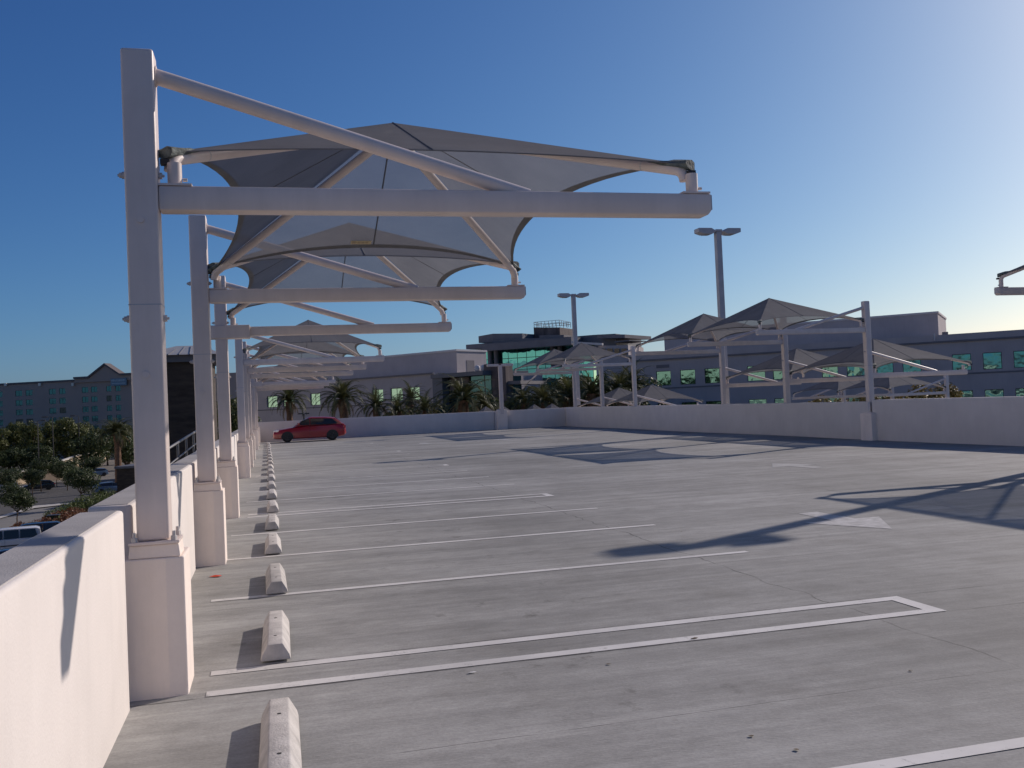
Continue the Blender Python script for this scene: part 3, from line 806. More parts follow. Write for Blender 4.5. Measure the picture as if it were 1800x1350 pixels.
# ---------------------------------------------------------------- litter on the deck
def litter():
    rnd = random.Random(9)
    def scrap(x, y, s, mat, label, cat, name):
        b = MB(); n = 7; z0 = gz(x, y) + .006
        vs = [Vector((x + math.cos(k * 2 * math.pi / n) * s * rnd.uniform(.6, 1.2), y + math.sin(k * 2 * math.pi / n) * s * rnd.uniform(.4, .9), z0 + rnd.uniform(0, .15) * s)) for k in range(n)]
        b.add(vs + [Vector((x, y, z0 + s * .22))], [(k, (k + 1) % n, n) for k in range(n)])
        tag(b.build(name, mat, None, (x, y, z0)), label, cat)
    scrap(-.63, 10.93, .075, 'litter_red', 'small orange red scrap by the left wall', 'litter', 'litter_scrap')
    q = G(830, 1183, .03); scrap(q.x, q.y, .03, 'litter_white', 'tiny white scrap in front of the double stall line', 'litter', 'litter_scrap')
    for i, (px, py, lb) in enumerate([(1220, 1122, 'dark leaf scrap lying on the near double stall line'), (1070, 1166, 'dark dry leaf just below the near double line'), (1600, 1178, 'dark dry leaf left of the deck crack'),
                      (1400, 1314, 'dry leaf near the bottom edge'), (1320, 1290, 'long dry leaf above the bottom stall line'), (1198, 938, 'dark scrap beside the light pole shadow')]):
        q = G(px, py, .04); scrap(q.x, q.y, .018 if i else .03, 'leaf_litter', lb, 'leaf', 'dry_leaf')
litter()

# ---------------------------------------------------------------- buildings
def facade(t, name, mat, A, B, depth, z0, z1, wins, org, rec=.22):
    A, B = Vector(A[:2]), Vector(B[:2]); Ln = (B - A).length; u = (B - A) / Ln; nb = Vector((-u.y, u.x))
    b = MB()
    def P(s, z, d=0): q = A + u * s + nb * d; return Vector((q.x, q.y, z))
    us = sorted({0, Ln, *[w_[0] for w_ in wins], *[w_[1] for w_ in wins]}); zs = sorted({z0, z1, *[w_[2] for w_ in wins], *[w_[3] for w_ in wins]})
    def inside(s, z): return any(a < s < c and e < z < f for a, c, e, f in wins)
    for i in range(len(us) - 1):
        for j in range(len(zs) - 1):
            if not inside((us[i] + us[i + 1]) / 2, (zs[j] + zs[j + 1]) / 2):
                b.add([P(us[i], zs[j]), P(us[i + 1], zs[j]), P(us[i + 1], zs[j + 1]), P(us[i], zs[j + 1])], [(0, 1, 2, 3)])
    for a, c, e, f in wins:
        b.add([P(a, e), P(c, e), P(c, f), P(a, f), P(a, e, rec), P(c, e, rec), P(c, f, rec), P(a, f, rec)], [(0, 4, 5, 1), (1, 5, 6, 2), (2, 6, 7, 3), (3, 7, 4, 0)])
    b.add([P(0, z0), P(Ln, z0), P(Ln, z1), P(0, z1), P(0, z0, depth), P(Ln, z0, depth), P(Ln, z1, depth), P(0, z1, depth)], [(1, 5, 6, 2), (5, 4, 7, 6), (4, 0, 3, 7), (3, 2, 6, 7)])
    wl = b.build(name, mat, t, org)
    return P
def window(t, P, a, c, e, f, org, gmat, rec=.2, mull=1, bars=0, fmat='frame_dark'):
    b = MB(); fr = .07
    def bx(s0, s1, za, zb, d0, d1):
        b.prism([P(s0, za, d0), P(s1, za, d0), P(s1, zb, d0), P(s0, zb, d0)], P(s0, za, d1) - P(s0, za, d0))
    g = .003
    bx(a + g, a + fr, e + g, f - g, rec - .08, rec - .01); bx(c - fr, c - g, e + g, f - g, rec - .08, rec - .01)
    bx(a + fr, c - fr, e + g, e + fr, rec - .08, rec - .01); bx(a + fr, c - fr, f - fr, f - g, rec - .08, rec - .01)
    for k in range(mull):
        s = a + (c - a) * (k + 1) / (mull + 1); bx(s - .03, s + .03, e + fr, f - fr, rec - .075, rec - .012)
    w_ = b.build('window', fmat, t, org)
    p = MB(); p.prism([P(a + .03, e + .03, rec - .045), P(c - .03, e + .03, rec - .045), P(c - .03, f - .03, rec - .045), P(a + .03, f - .03, rec - .045)], P(0, 0, .02) - P(0, 0, 0))
    p.build('pane', gmat, w_, org)
def hit(px, py, A, B):
    r = fw + rt * ((px - 900) / FPX) - up * ((py - 675) / FPX); A, B = Vector(A[:2]), Vector(B[:2]); u = (B - A).normalized(); nn = Vector((-u.y, u.x))
    k = A.dot(nn) / (r.x * nn.x + r.y * nn.y); q = Vector((r.x, r.y)) * k
    return (q - A).dot(u), CAM_H + r.z * k
def wins_from(pxs, A, B):
    o = []
    for x0, x1, y0, y1 in pxs:
        a, z1 = hit(x0, y0, A, B); c, z0 = hit(x1, y1, A, B); o.append([a, c, z0, z1])
    return o
def norm_rows(ws):
    """give windows of a storey one common sill and head"""
    zs0 = sum(w_[2] for w_ in ws) / len(ws); zs1 = sum(w_[3] for w_ in ws) / len(ws)
    return [(w_[0], w_[1], zs0, zs1) for w_ in ws]

def left_office():
    A, B = L(-45, 155), L(-10.6, 129.5)
    t = thing('office_building', 'two storey grey office with a tall roof block, behind the palms and back wall', 'building', (A.x, A.y, -7)); org = Vector((A.x, A.y, -7))
    _, zr = hit(755, 658, A, B)
    rows = norm_rows(wins_from([(469, 488, 697, 717), (497, 516, 696, 716), (545, 563, 692, 713), (654, 674, 685, 706), (686, 708, 682, 703), (718, 738, 680, 700)], A, B))
    low = [(a, c, e - 4.4, f - 4.4) for a, c, e, f in rows]
    more = [(rows[0][0] - 4.1 * k - 1.9, rows[0][0] - 4.1 * k, rows[0][2], rows[0][3]) for k in (1, 2)]
    more = [m_ for m_ in more if m_[0] > .3]
    allw = rows + low + more
    P = facade(t, 'wall', 'office', A, B, 26, -7, zr, allw, org)
    for i, w_ in enumerate(allw): window(t, P, *w_, org, 'glass_green', mull=1)
    b = MB(); Ln = (B - A).length
    b.prism([P(0, zr, -.25), P(Ln, zr, -.25), P(Ln, zr + .22, -.25), P(0, zr + .22, -.25)], P(0, 0, .24) - P(0, 0, 0)); b.build('cornice', 'office_dark', t, org)
    _, zl = hit(515, 718, A, B)
    b = MB(); b.prism([P(0, zl - .12, -.05), P(Ln, zl - .12, -.05), P(Ln, zl + .05, -.05), P(0, zl + .05, -.05)], P(0, 0, .04) - P(0, 0, 0)); b.build('reveal_band', 'office_dark', t, org)
    # upper block set back
    A2, B2 = L(-45, 158.6 + 7), L(-7.9, 138); z2 = D(805, 617, 138).z
    b = MB(); b.block(A2, B2, 7, zr - .5, z2); ub = b.build('upper_block', 'office', t, org)
    b = MB(); u = (B2 - A2).normalized(); nn = Vector((-u.y, u.x)); o_ = .12
    b.block(A2 - nn * o_, B2 - nn * o_ + u * o_, 7 + 2 * o_, z2, z2 + .28); b.build('coping', 'office_light', ub, org)
    q = B2 + nn * 2.2; q2 = B2 + nn * 4.0
    b = MB(); b.prism([(q.x, q.y, zr), (q2.x, q2.y, zr), (q2.x, q2.y, zr + 2.2), (q.x, q.y, zr + 2.2)], (u.x * .04, u.y * .04, 0)); b.build('roof_door', 'office_dark', ub, org)
    # link roof slab with recessed glazing
    A3, B3 = L(-11.0, 128.5), L(-3.7, 122); z3 = D(800, 655, 125).z
    b = MB(); b.block(A3, B3, 9, z3 - .55, z3); b.build('link_roof', 'roof_dark', t, org)
    b = MB(); u3 = (B3 - A3).normalized(); n3 = Vector((-u3.y, u3.x)); b.block(A3 + n3 * 1.5, B3 + n3 * 1.5, 6, -7, z3 - .56); b.build('link_glass', 'glass_blue', t, org)
    b = MB(); b.block(A3 + u3 * .1 + n3 * .2, A3 + u3 * 2.0 + n3 * .2, 1.2, -7, z3 - .56); b.build('link_column', 'roof_dark', t, org)
    b = MB(); b.block(A3 + u3 * 2.3 + n3 * 1.3, A3 + u3 * 6.0 + n3 * 1.3, .18, z3 - 2.3, z3 - .6); b.build('link_panel', 'brown_stone', t, org)
    for k in (0, 1, 2):
        c = B3 - u3 * (1.6 + 1.1 * k) + n3 * 3
        b = MB(); b.tube([(c.x, c.y, z3 + .001), (c.x, c.y, z3 + .5), (c.x, c.y, z3 + .8), (c.x, c.y, z3 + .95)], [.3, .42, .34, .05], 12); b.build('roof_vent', 'office_light', t, org, smooth=True)
left_office()

def glass_hq():
    K = 1.2
    A, B = L((848 - 900) / FPX * 140 * K, 140 * K), L((1044 - 900) / FPX * 133.4 * K, 133.4 * K)
    t = thing('glass_building', 'teal glass fronted building with dark layered roofs and a railed roof tower', 'building', (A.x, A.y, -7)); org = Vector((A.x, A.y, -7))
    u = (B - A).normalized(); nn = Vector((-u.y, u.x)); Ln = (B - A).length
    zt = D(860, 612, 139 * K).z
    def P(s, z, d=0): q = A + u * s + nn * d; return Vector((q.x, q.y, z))
    b = MB(); b.block(A, B, 6, -7, zt); b.build('curtain_wall', 'glass_teal', t, org)
    b = MB()
    for k in range(1, 9):
        z = zt - 2.05 * k
        b.prism([P(0, z, -.06), P(Ln, z, -.06), P(Ln, z + .10, -.06), P(0, z + .10, -.06)], P(0, 0, .055) - P(0, 0, 0))
    b.build('transom', 'frame_dark', t, org)
    b = MB()
    for k in range(13):
        s = Ln * k / 12; b.prism([P(s, -7, -.05), P(s + .06, -7, -.05), P(s + .06, zt, -.05), P(s, zt, -.05)], P(0, 0, .045) - P(0, 0, 0))
    b.build('mullion', 'frame_dark', t, org)
    for px in (865, 876, 975, 988):
        s, _ = hit(px, 630, A, B); c = P(s, 0, -.9)
        b = MB(); b.cyl((c.x, c.y, zt - 4.2 if px < 900 else zt - 4.0), (c.x, c.y, zt + .3), .42, 14); b.build('round_column', 'roof_dark', t, org, smooth=True, autos=.8)
    # layered roofs (each: px left, px right, depth, y top left, y top right, y bottom left, y bottom right, thickness back)
    def slab(name, mat, x0, d0, x1, d1, yt0, yt1, yb0, yb1, dep, k=K):
        d0, d1 = d0 * k, d1 * k
        p0t, p1t, p0b, p1b = D(x0, yt0, d0), D(x1, yt1, d1), D(x0, yb0, d0), D(x1, yb1, d1)
        a, c = Vector((p0t.x, p0t.y)), Vector((p1t.x, p1t.y)); uu = (c - a).normalized(); n_ = Vector((-uu.y, uu.x, 0)) * dep
        b = MB(); b.prism([(a.x, a.y, p0b.z), (c.x, c.y, p1b.z), (c.x, c.y, p1t.z), (a.x, a.y, p0t.z)], n_)
        return b.build(name, mat, t, org)
    slab('main_roof', 'roof_dark', 819, 139, 1004, 129.5, 606, 592, 614, 605, 20)
    slab('roof_fascia', 'roof_dark', 846, 136.5, 1004, 128, 606, 593, 617.5, 606, 1.5)
    slab('roof_block', 'office_dark', 841, 141, 866, 139.5, 591, 586.5, 603, 602, 10)
    slab('roof_block', 'roof_dark', 866, 139.5, 918, 137, 586.5, 586, 602, 600, 10)
    slab('roof_band', 'roof_dark', 866, 139, 1004, 131, 597, 592, 603, 600, 12)
    tw = slab('roof_tower', 'brown_stone', 938, 140, 984, 138, 575.5, 575.5, 600, 598, 7)
    slab('tower_step', 'office_dark', 948, 136.5, 991, 134.5, 589.5, 588.5, 598, 598, 4)
    slab('tower_fin', 'office_dark', 928, 141, 938.5, 140.4, 587, 587.5, 589.5, 590, 5)
    # railing on the tower
    b = MB(); e0, e1 = D(939, 575, 139.8 * K), D(983.5, 575, 137.9 * K); bk = Vector((nn.x, nn.y, 0)) * 6
    zz = e0.z - .1; top = D(939, 566.5, 139.8 * K).z
    cs = [e0, e1, e1 + bk, e0 + bk]
    for k in range(4):
        p, q = cs[k], cs[(k + 1) % 4]; n_ = 7 if k % 2 == 0 else 5
        for j in range(n_ + 1):
            c = p.lerp(q, j / n_); b.cyl((c.x, c.y, zz), (c.x, c.y, top), .045, 5)
        for z in (top, (top * .55 + zz * .45)): b.cyl((p.x, p.y, z), (q.x, q.y, z), .04, 5)
    b.build('railing', 'rail', tw, org)
    # right wing with its own roofs
    slab('wing_roof', 'roof_dark', 996, 134, 1044, 131, 592.5, 588.5, 604, 604, 14)
    slab('wing_roof', 'roof_dark', 1044, 131, 1082, 129.5, 588.5, 586.5, 611, 611, 12)
    slab('wing_eave', 'office_dark', 1050, 129, 1098, 126.5, 588, 587.8, 595, 594, 9)
    slab('thin_canopy', 'roof_dark', 1080, 127.5, 1106, 126, 600, 597.5, 602.5, 599, 5)
    slab('light_fascia', 'office_light', 1004, 127.5, 1058, 125, 600, 603, 603.5, 607, .5)
    slab('white_column', 'office_light', 1046.5, 126, 1049, 125.9, 611, 611, 660, 660, .4)
    w0 = slab('wing_wall', 'office', 1052, 126, 1104, 124.5, 608, 606.5, 700, 700, 10)
    for i, (a, c) in enumerate(((1056, 1064.5), (1067, 1077), (1080, 1089), (1092, 1101.5))):
        dd = (125.8 - .029 * (a - 1052)) * K - .1; pa, pc = D(a, 613, dd), D(c, 623, dd - .3)
        b = MB(); q0 = Vector((pa.x, pa.y)); q1 = Vector((pc.x, pc.y)); b.block(q0, q1, .12, pc.z, pa.z); b.build('window', 'glass_dark', t, org)
    # dark stone pier in front
    slab('stone_pier', 'brown_stone', 850, 124, 888, 122, 640.5, 638.5, 760, 760, 1.6, 1)
    slab('entry_fascia', 'office_dark', 888, 122.5, 915, 121.5, 670, 669, 676, 675, 8, 1)
glass_hq()

def right_office():
    A, B = L(16.2, 130.3), L(80, 100.3)
    t = thing('office_building', 'long two storey grey office with a tall roof block, on the right behind the canopies', 'building', (A.x, A.y, -7)); org = Vector((A.x, A.y, -7))
    _, zr = hit(1790, 588, A, B)
    up_ = norm_rows(wins_from([(1153, 1180, 652, 677), (1195, 1223, 650, 676), (1238, 1266, 648, 674), (1313, 1346, 644, 672), (1358, 1388, 643, 669), (1444, 1474, 640, 665), (1488, 1526, 638, 662), (1540, 1571, 632, 657), (1586, 1620, 630, 655), (1673, 1708, 622, 648), (1727, 1762, 618, 646), (1781, 1817, 615, 643), (1838, 1873, 611, 640), (1890, 1925, 608, 637)], A, B))
    low = [(a, c, e - 4.35, f - 4.35) for a, c, e, f in up_]
    P = facade(t, 'wall', 'office', A, B, 30, -7, zr, up_ + low, org)
    for w_ in up_ + low: window(t, P, *w_, org, 'glass_moss', mull=0)
    Ln = (B - A).length
    b = MB(); b.prism([P(-.2, zr - .42, -.22), P(Ln, zr - .42, -.22), P(Ln, zr - .2, -.22), P(-.2, zr - .2, -.22)], P(0, 0, .21) - P(0, 0, 0)); b.build('ledge', 'office_dark', t, org)
    b = MB(); b.prism([P(-.1, zr - .2, -.1), P(Ln, zr - .2, -.1), P(Ln, zr + .55, -.1), P(-.1, zr + .55, -.1)], P(0, 0, .6) - P(0, 0, 0)); b.build('parapet', 'office', t, org)
    for k, dz in ((0, -.35),):
        z = up_[0][2] + dz
        b = MB(); b.prism([P(0, z - .12, -.06), P(Ln, z - .12, -.06), P(Ln, z + .08, -.06), P(0, z + .08, -.06)], P(0, 0, .05) - P(0, 0, 0)); b.build('reveal_band', 'office_dark', t, org)
    s, z = hit(1165, 644, A, B)
    b = MB(); b.prism([P(s - .9, z - .22, -.05), P(s + .9, z - .22, -.05), P(s + .9, z + .22, -.05), P(s - .9, z + .22, -.05)], P(0, 0, .04) - P(0, 0, 0)); b.build('vent_grille', 'office_dark', t, org)
    s, z = hit(1643, 600, A, B)
    b = MB(); b.cyl(P(s, zr - .1, -.3), P(s, zr + .75, -.3), .09, 8); b.build('downpipe', 'office_light', t, org)
    # upper block
    d2 = 138; A2 = L((1171 - 900) / FPX * 142, 142); B2 = L((1654 - 900) / FPX * 124, 124); z2 = D(1653, 550, 124).z
    b = MB(); b.block(A2, B2, 14, zr - .5, z2); ub = b.build('upper_block', 'office', t, org)
    u = (B2 - A2).normalized(); nn = Vector((-u.y, u.x)); o_ = .12
    b = MB(); b.block(A2 - nn * o_ - u * o_, B2 - nn * o_ + u * o_, 14 + 2 * o_, z2, z2 + .25); b.build('coping', 'office_light', ub, org)
    b = MB(); q = P(hit(1660, 588, A, B)[0], 0, 6); b.box((q.x, q.y, zr), (q.x + .5, q.y + .5, zr + 1.2)); b.build('roof_vent', 'office_dark', t, org)
right_office()

def hotel():
    A, B = L(-168, 275), L(-70, 255)
    t = thing('hotel', 'brown multi storey hotel with a gabled roof, far left behind the trees', 'building', (A.x, A.y, -7)); org = Vector((A.x, A.y, -7))
    _, zr = hit(60, 674, A, B)
    cols = [(27, 39), (45, 57), (86, 98), (104, 115), (144, 155), (160, 171), (187, 196), (-8, 4), (-26, -14), (203, 212), (242, 252), (258, 268), (300, 310), (316, 326), (340, 352), (-66, -54), (-84, -72)]
    wins = []
    for k, (x0, x1) in enumerate(cols):
        a, _ = hit(x0, 690, A, B); c, _ = hit(x1, 690, A, B)
        if a < .5: continue
        _, z1 = hit(100, 683, A, B); _, z0 = hit(100, 693, A, B)
        for fl in range(6):
            dz = 2.72 * fl
            if z0 - dz > -6: wins.append((a, c, z0 - dz, z1 - dz))
    P = facade(t, 'wall', 'hotel', A, B, 18, -7, zr, wins, org, rec=.18)
    for i, w_ in enumerate(wins[:96]):
        window(t, P, *w_, org, 'glass_dark' if i in (3, 37, 9, 20) else 'glass_blue', rec=.16, mull=1)
    Ln = (B - A).length
    s1, _ = hit(133, 668, A, B)
    b = MB(); b.prism([P(0, zr, -.3), P(s1, zr, -.3), P(s1, zr + .5, -.3), P(0, zr + .5, -.3)], P(0, 0, 3) - P(0, 0, 0)); b.build('cornice', 'hotel_trim', t, org)
    # gabled bay, proud of the wall
    g0, zb = hit(133, 668, A, B); g1, za = hit(158, 665, A, B); gp, zp = hit(187, 642, A, B); g2, zc = hit(214, 660, A, B); g3, zd = hit(260, 659, A, B)
    b = MB(); b.prism([P(g0, zr - .5, -.6), P(g3, zr - .5, -.6), P(g3, zc, -.6), P(g2, zc, -.6), P(gp, zp, -.6), P(g1, za, -.6), P(g0, za, -.6)], P(0, 0, 2.5) - P(0, 0, 0)); b.build('gable', 'hotel', t, org)
    b = MB()
    for (p0, q0), (p1, q1) in (((g0, za), (g1, za)), ((g1, za), (gp, zp)), ((gp, zp), (g2, zc)), ((g2, zc), (g3, zc))):
        b.prism([P(p0, q0, -1.1), P(p1, q1, -1.1), P(p1, q1 + .55, -1.1), P(p0, q0 + .55, -1.1)], P(0, 0, 3.0) - P(0, 0, 0))
    b.build('gable_roof', 'hotel_trim', t, org)
    sg0, z1 = hit(198, 666, A, B); sg1, z0 = hit(226, 677, A, B)
    b = MB(); b.prism([P(sg0, z0, -.95), P(sg1, z0, -.95), P(sg1, z1, -.95), P(sg0, z1, -.95)], P(0, 0, .2) - P(0, 0, 0)); sg = b.build('sign', 'sign_blue', t, org)
    b = MB(); zz = (z0 + z1) / 2
    rnd = random.Random(3); s = sg0 + .3
    while s < sg1 - .6:
        w_ = rnd.uniform(.25, .5); b.prism([P(s, zz + .15, -1.0), P(s + w_, zz + .15, -1.0), P(s + w_, zz + .15 + rnd.uniform(.5, .85), -1.0), P(s, zz + .7, -1.0)], P(0, 0, .045) - P(0, 0, 0)); s += w_ + .14
    b.prism([P(sg0 + .3, zz - .5, -1.0), P(sg1 - .3, zz - .5, -1.0), P(sg1 - .3, zz - .25, -1.0), P(sg0 + .3, zz - .25, -1.0)], P(0, 0, .045) - P(0, 0, 0))
    b.build('sign_lettering', 'sign_pale', sg, org)
    for px in (12, 72, 130):
        s, z = hit(px, 676, A, B); b = MB(); b.prism([P(s - .35, z - .4, -.7), P(s + .35, z - .4, -.7), P(s + .35, z + .4, -.7), P(s - .35, z + .4, -.7)], P(0, 0, .38) - P(0, 0, 0)); b.build('floodlight', 'cream', t, org)
hotel()

def stair_tower():
    t = thing('stair_tower', 'dark brick stair tower with a low metal hip roof, outside the left wall', 'stair tower', (-3.0, 42.2, -7)); org = Vector((-3.0, 42.2, -7))
    b = MB(); b.box((-4.55, 40.6, -7), (-2.25, 44.2, 4.15)); b.build('brick_wall', 'brick_dark', t, org)
    b = MB(); b.box((-4.75, 40.4, 4.151), (-1.95, 44.4, 4.42)); b.build('eave_beam', 'roof_dark', t, org)
    b = MB(); e = 4.421; x0, x1, y0, y1 = -5.1, -1.75, 40.1, 44.7; xm, ym = -3.2, 42.4
    b.add([(x0, y0, e), (x1, y0, e), (x1, y1, e), (x0, y1, e), (xm - .5, ym, e + .52), (xm + .5, ym, e + .52)], [(0, 1, 5, 4), (1, 2, 5), (2, 3, 4, 5), (3, 0, 4), (3, 2, 1, 0)])
    rf = b.build('hip_roof', 'metal_roof', t, org)
    b = MB()
    for k in range(9):
        x = x0 + (x1 - x0) * k / 8; f = min(1, 1 - abs(x - xm) / 1.9) ; f = max(.05, f)
        b.cyl((x, y0, e + .01), (x + (xm - x) * .45 * f, y0 + (ym - y0) * f * .95, e + .52 * f * .95 + .012), .025, 5)
    b.build('standing_seam', 'roof_dark', rf, org)
    # outer stair with pipe rails running up beside the wall
    t = thing('stair_railing', 'dark grey sloping stair railing between the two nearest left posts', 'railing', (-2.2, 22, 0)); org = Vector((-2.2, 22, 0))
    def rail_line(z0, z1, y0, y1, x): return [(x, y0, z0), (x, y1, z1)]
    for nm, off in (('handrail', 0), ('mid_rail', -.38), ('mid_rail', -.62), ('bottom_rail', -.90)):
        b = MB(); b.tube(rail_line(.98 + off, 1.62 + off, 17.5, 38, -2.25), .035 if off == 0 else .022, 8); b.build(nm, 'rail', t, org, smooth=True)
    for k in range(9):
        y = 17.5 + 20.5 * k / 8; z = .98 + .64 * k / 8
        b = MB(); b.cyl((-2.25, y, z - 1.3), (-2.25, y, z), .03, 8); b.build('baluster_post', 'rail', t, org)
    b = MB(); b.prism([(-4.2, 17, -.75), (-4.2, 39, -.1), (-4.2, 39, -.5), (-4.2, 17, -1.2)], (2.2, 0, 0)); b.build('stair_flight', 'brick_dark', t, org)
stair_tower()

def reflector_office():  # unseen block added and sized to give the glass fronts a bright reflection
    t = thing('office_building', 'pale office added out of view beyond the left edge, to be reflected in the windows', 'building', (-95, 120, -7)); org = Vector((-95, 120, -7))
    A, B = Vector((-92, 185)), Vector((-92, -40))
    ws = [(4 + 6.2 * k, 7.2 + 6.2 * k, z, z + 1.8) for k in range(19) for z in (-4.5, -.2, 4.2, 8.5)]
    P = facade(t, 'wall', 'cream', B, A, -20, -7, 27, [], org)
    for k in range(33):
        for z in (-4.2, .2, 4.6, 9, 13.4, 17.8, 22.2):
            y = -36 + 6.6 * k; b = MB(); b.box((-91.99, y, z), (-91.9, y + 3.2, z + 1.9)); b.build('window', 'glass_dark', t, org)
reflector_office()

# ---------------------------------------------------------------- left car park below: roads, walls, cars
def poly_ground(pxs, name, mat, z):
    b = MB(); p = [G(x, y, -7 + z) for x, y in pxs]; b.add(p, [tuple(range(len(p)))])
    o = b.build(name, mat)
    if o.data.polygons[0].normal.z < 0: o.data.flip_normals()
    tag(o, None, None, None, 'structure')
m_ = MB(); m_.add([(-170, 20, -6.992), (-1.4, 20, -6.992), (-1.4, 160, -6.992), (-170, 160, -6.992)], [(0, 1, 2, 3)]); struct(m_, 'parking_lot', 'asphalt')
poly_ground([(-260, 990), (60, 893), (140, 884), (260, 868), (260, 895), (110, 925), (-160, 1010)], 'road', 'road', .012)
poly_ground([(-260, 984), (60, 889), (140, 881), (260, 866), (260, 868), (140, 884), (60, 893), (-260, 990)], 'kerb_strip', 'kerb', .12)
def sound_wall():
    pts = [(-330, 905, 120), (4, 839, 142), (48, 828, 149), (103, 814, 153), (133, 803, 185), (194, 790, 235), (240, 778, 260)]
    g = [D(x, y, d) for x, y, d in pts]
    t = thing('sound_wall', 'tan block retaining wall running below the tree row, far left', 'wall', (g[1].x, g[1].y, -7)); org = Vector((g[1].x, g[1].y, -7))
    b, c = MB(), MB()
    for i in range(len(g) - 1):
        a_, b_ = g[i], g[i + 1]
        b.block(a_.xy, b_.xy, .4, -7, a_.z, -7, b_.z); c.block(a_.xy - Vector((0, .05)), b_.xy - Vector((0, .05)), .5, a_.z + .003, a_.z + .22, b_.z + .003, b_.z + .22)
    b.build('block_wall', 'tan_wall', t, org); c.build('coping', 'kerb', t, org)
sound_wall()
c0 = G(10, 974)
car('white sport utility wagon parked below the left wall, at the photo edge', (c0.x, c0.y, -6.99), R(12), 'paint_white', Lc=4.6, Wc=1.78, Hc=1.78, kind='suv', rim='rim')
c0 = G(52, 958); car('dark wagon parked beyond the white utility wagon', (c0.x, c0.y, -6.99), R(12), 'paint_black', Lc=4.5, Hc=1.6, kind='suv')
for px, py, lb, pt, rz in ((66, 862, 'black sedan parked against the tan wall', 'paint_black', 20), (196, 866, 'blue grey car by the shed in the left lot', 'paint_blue', 200),
                       (2, 862, 'white car cut by the left edge of the photo, near the tan wall', 'paint_white', 20), (166, 838, 'dark blue car under the small dark tree', 'paint_blue', 24), (40, 1003, 'black car low beneath the white utility wagon', 'paint_black', 190)):
    c0 = G(px, py); car(lb, (c0.x, c0.y, -6.99), R(rz), pt, Lc=4.3, Hc=1.4)
def shed():
    p = G(226, 880); t = thing('shed', 'dark flat roofed shed in the lower lot beside the palm trunk', 'shed', (p.x, p.y, -7)); org = Vector((p.x, p.y, -7))
    d = 105; a, b_ = D(204, 800, d), D(262, 800, d); zt = D(205, 824, d).z
    b = MB(); b.block(a.xy, b_.xy, 5, -7, zt); b.build('walls', 'brick_dark', t, org)
    b = MB(); b.block(a.xy - Vector((.2, .2)), b_.xy + Vector((.2, -.2)), 5.4, zt, zt + .25); b.build('roof', 'roof_dark', t, org)
shed()
def street_lamp(px0, py0, d, arm_px, label):
    p = D(px0, py0, d); t = thing('street_lamp', label, 'street lamp', (p.x, p.y, -7), 'dark street lamps over the left tree row'); H = p.z + 7
    b = MB(); b.tube([(0, 0, 0), (0, 0, H)], [.11, .07], 8); b.build('pole', 'frame_dark', t)
    b = MB(); b.tube([(0, 0, H), (arm_px * .5, 0, H + .05)], .05, 6); b.build('arm', 'frame_dark', t)
    b = MB(); s0, s1 = sorted((arm_px * .4, arm_px)); b.box((s0, -.18, H - .05), (s1, .18, H + .16)); b.build('lamp_head', 'frame_dark', t, bevel=.03)
street_lamp(66, 740, 165, 1.3, 'dark street lamp with one arm, left tree row')
street_lamp(92, 733, 185, -1.9, 'dark street lamp with a wide head above the left tree row')
street_lamp(138, 731, 195, -1.6, 'dark street lamp nearest the leaning palm in the left tree row')
def small_lamp():
    p = D(534, 727, 75); t = thing('street_lamp', 'small dark twin lamp behind the roof of the red car', 'street lamp', (p.x, p.y, -7)); H = p.z + 7
    b = MB(); b.tube([(0, 0, 0), (0, 0, H)], .07, 8); b.build('pole', 'frame_dark', t)
    for s in (-1, 1):
        b = MB(); b.box((min(s * .08, s * .42), -.12, H - .05), (max(s * .08, s * .42), .12, H + .05)); b.build('lamp_head', 'frame_dark', t)
small_lamp()

# ---------------------------------------------------------------- vegetation
def leaf_cloud(rnd, blobs, n, size, droop=.2):
    """leaf quads spread through several ellipsoid clumps; blobs: (centre, radii)"""
    b = MB(); wts = [r_[0] * r_[1] * r_[2] for _, r_ in blobs]; tot = sum(wts)
    for (c, r_), w_ in zip(blobs, wts):
        c = Vector(c)
        for _ in range(int(n * w_ / tot)):
            d = Vector((rnd.gauss(0, 1), rnd.gauss(0, 1), rnd.gauss(0, 1))).normalized(); rad = rnd.uniform(.45, 1.0) ** .6
            if noise.noise(c + d * 1.7) < -.28: continue
            p = c + Vector((d.x * r_[0], d.y * r_[1], d.z * r_[2])) * rad * (1 + .22 * noise.noise((c + d * 2.1) * 1.3))
            nrm = (d + Vector((rnd.uniform(-1, 1), rnd.uniform(-1, 1), rnd.uniform(-.6, 1)))).normalized()
            t1 = nrm.orthogonal().normalized(); t2 = nrm.cross(t1); an = rnd.uniform(0, 6.28)
            a = (t1 * math.cos(an) + t2 * math.sin(an)) * size * rnd.uniform(.6, 1.3); e = nrm.cross(a).normalized() * size * rnd.uniform(.35, .6)
            b.add([p - a, p - e * .9 + a * .1, p + a, p + e], [(0, 1, 2, 3)])
    return b
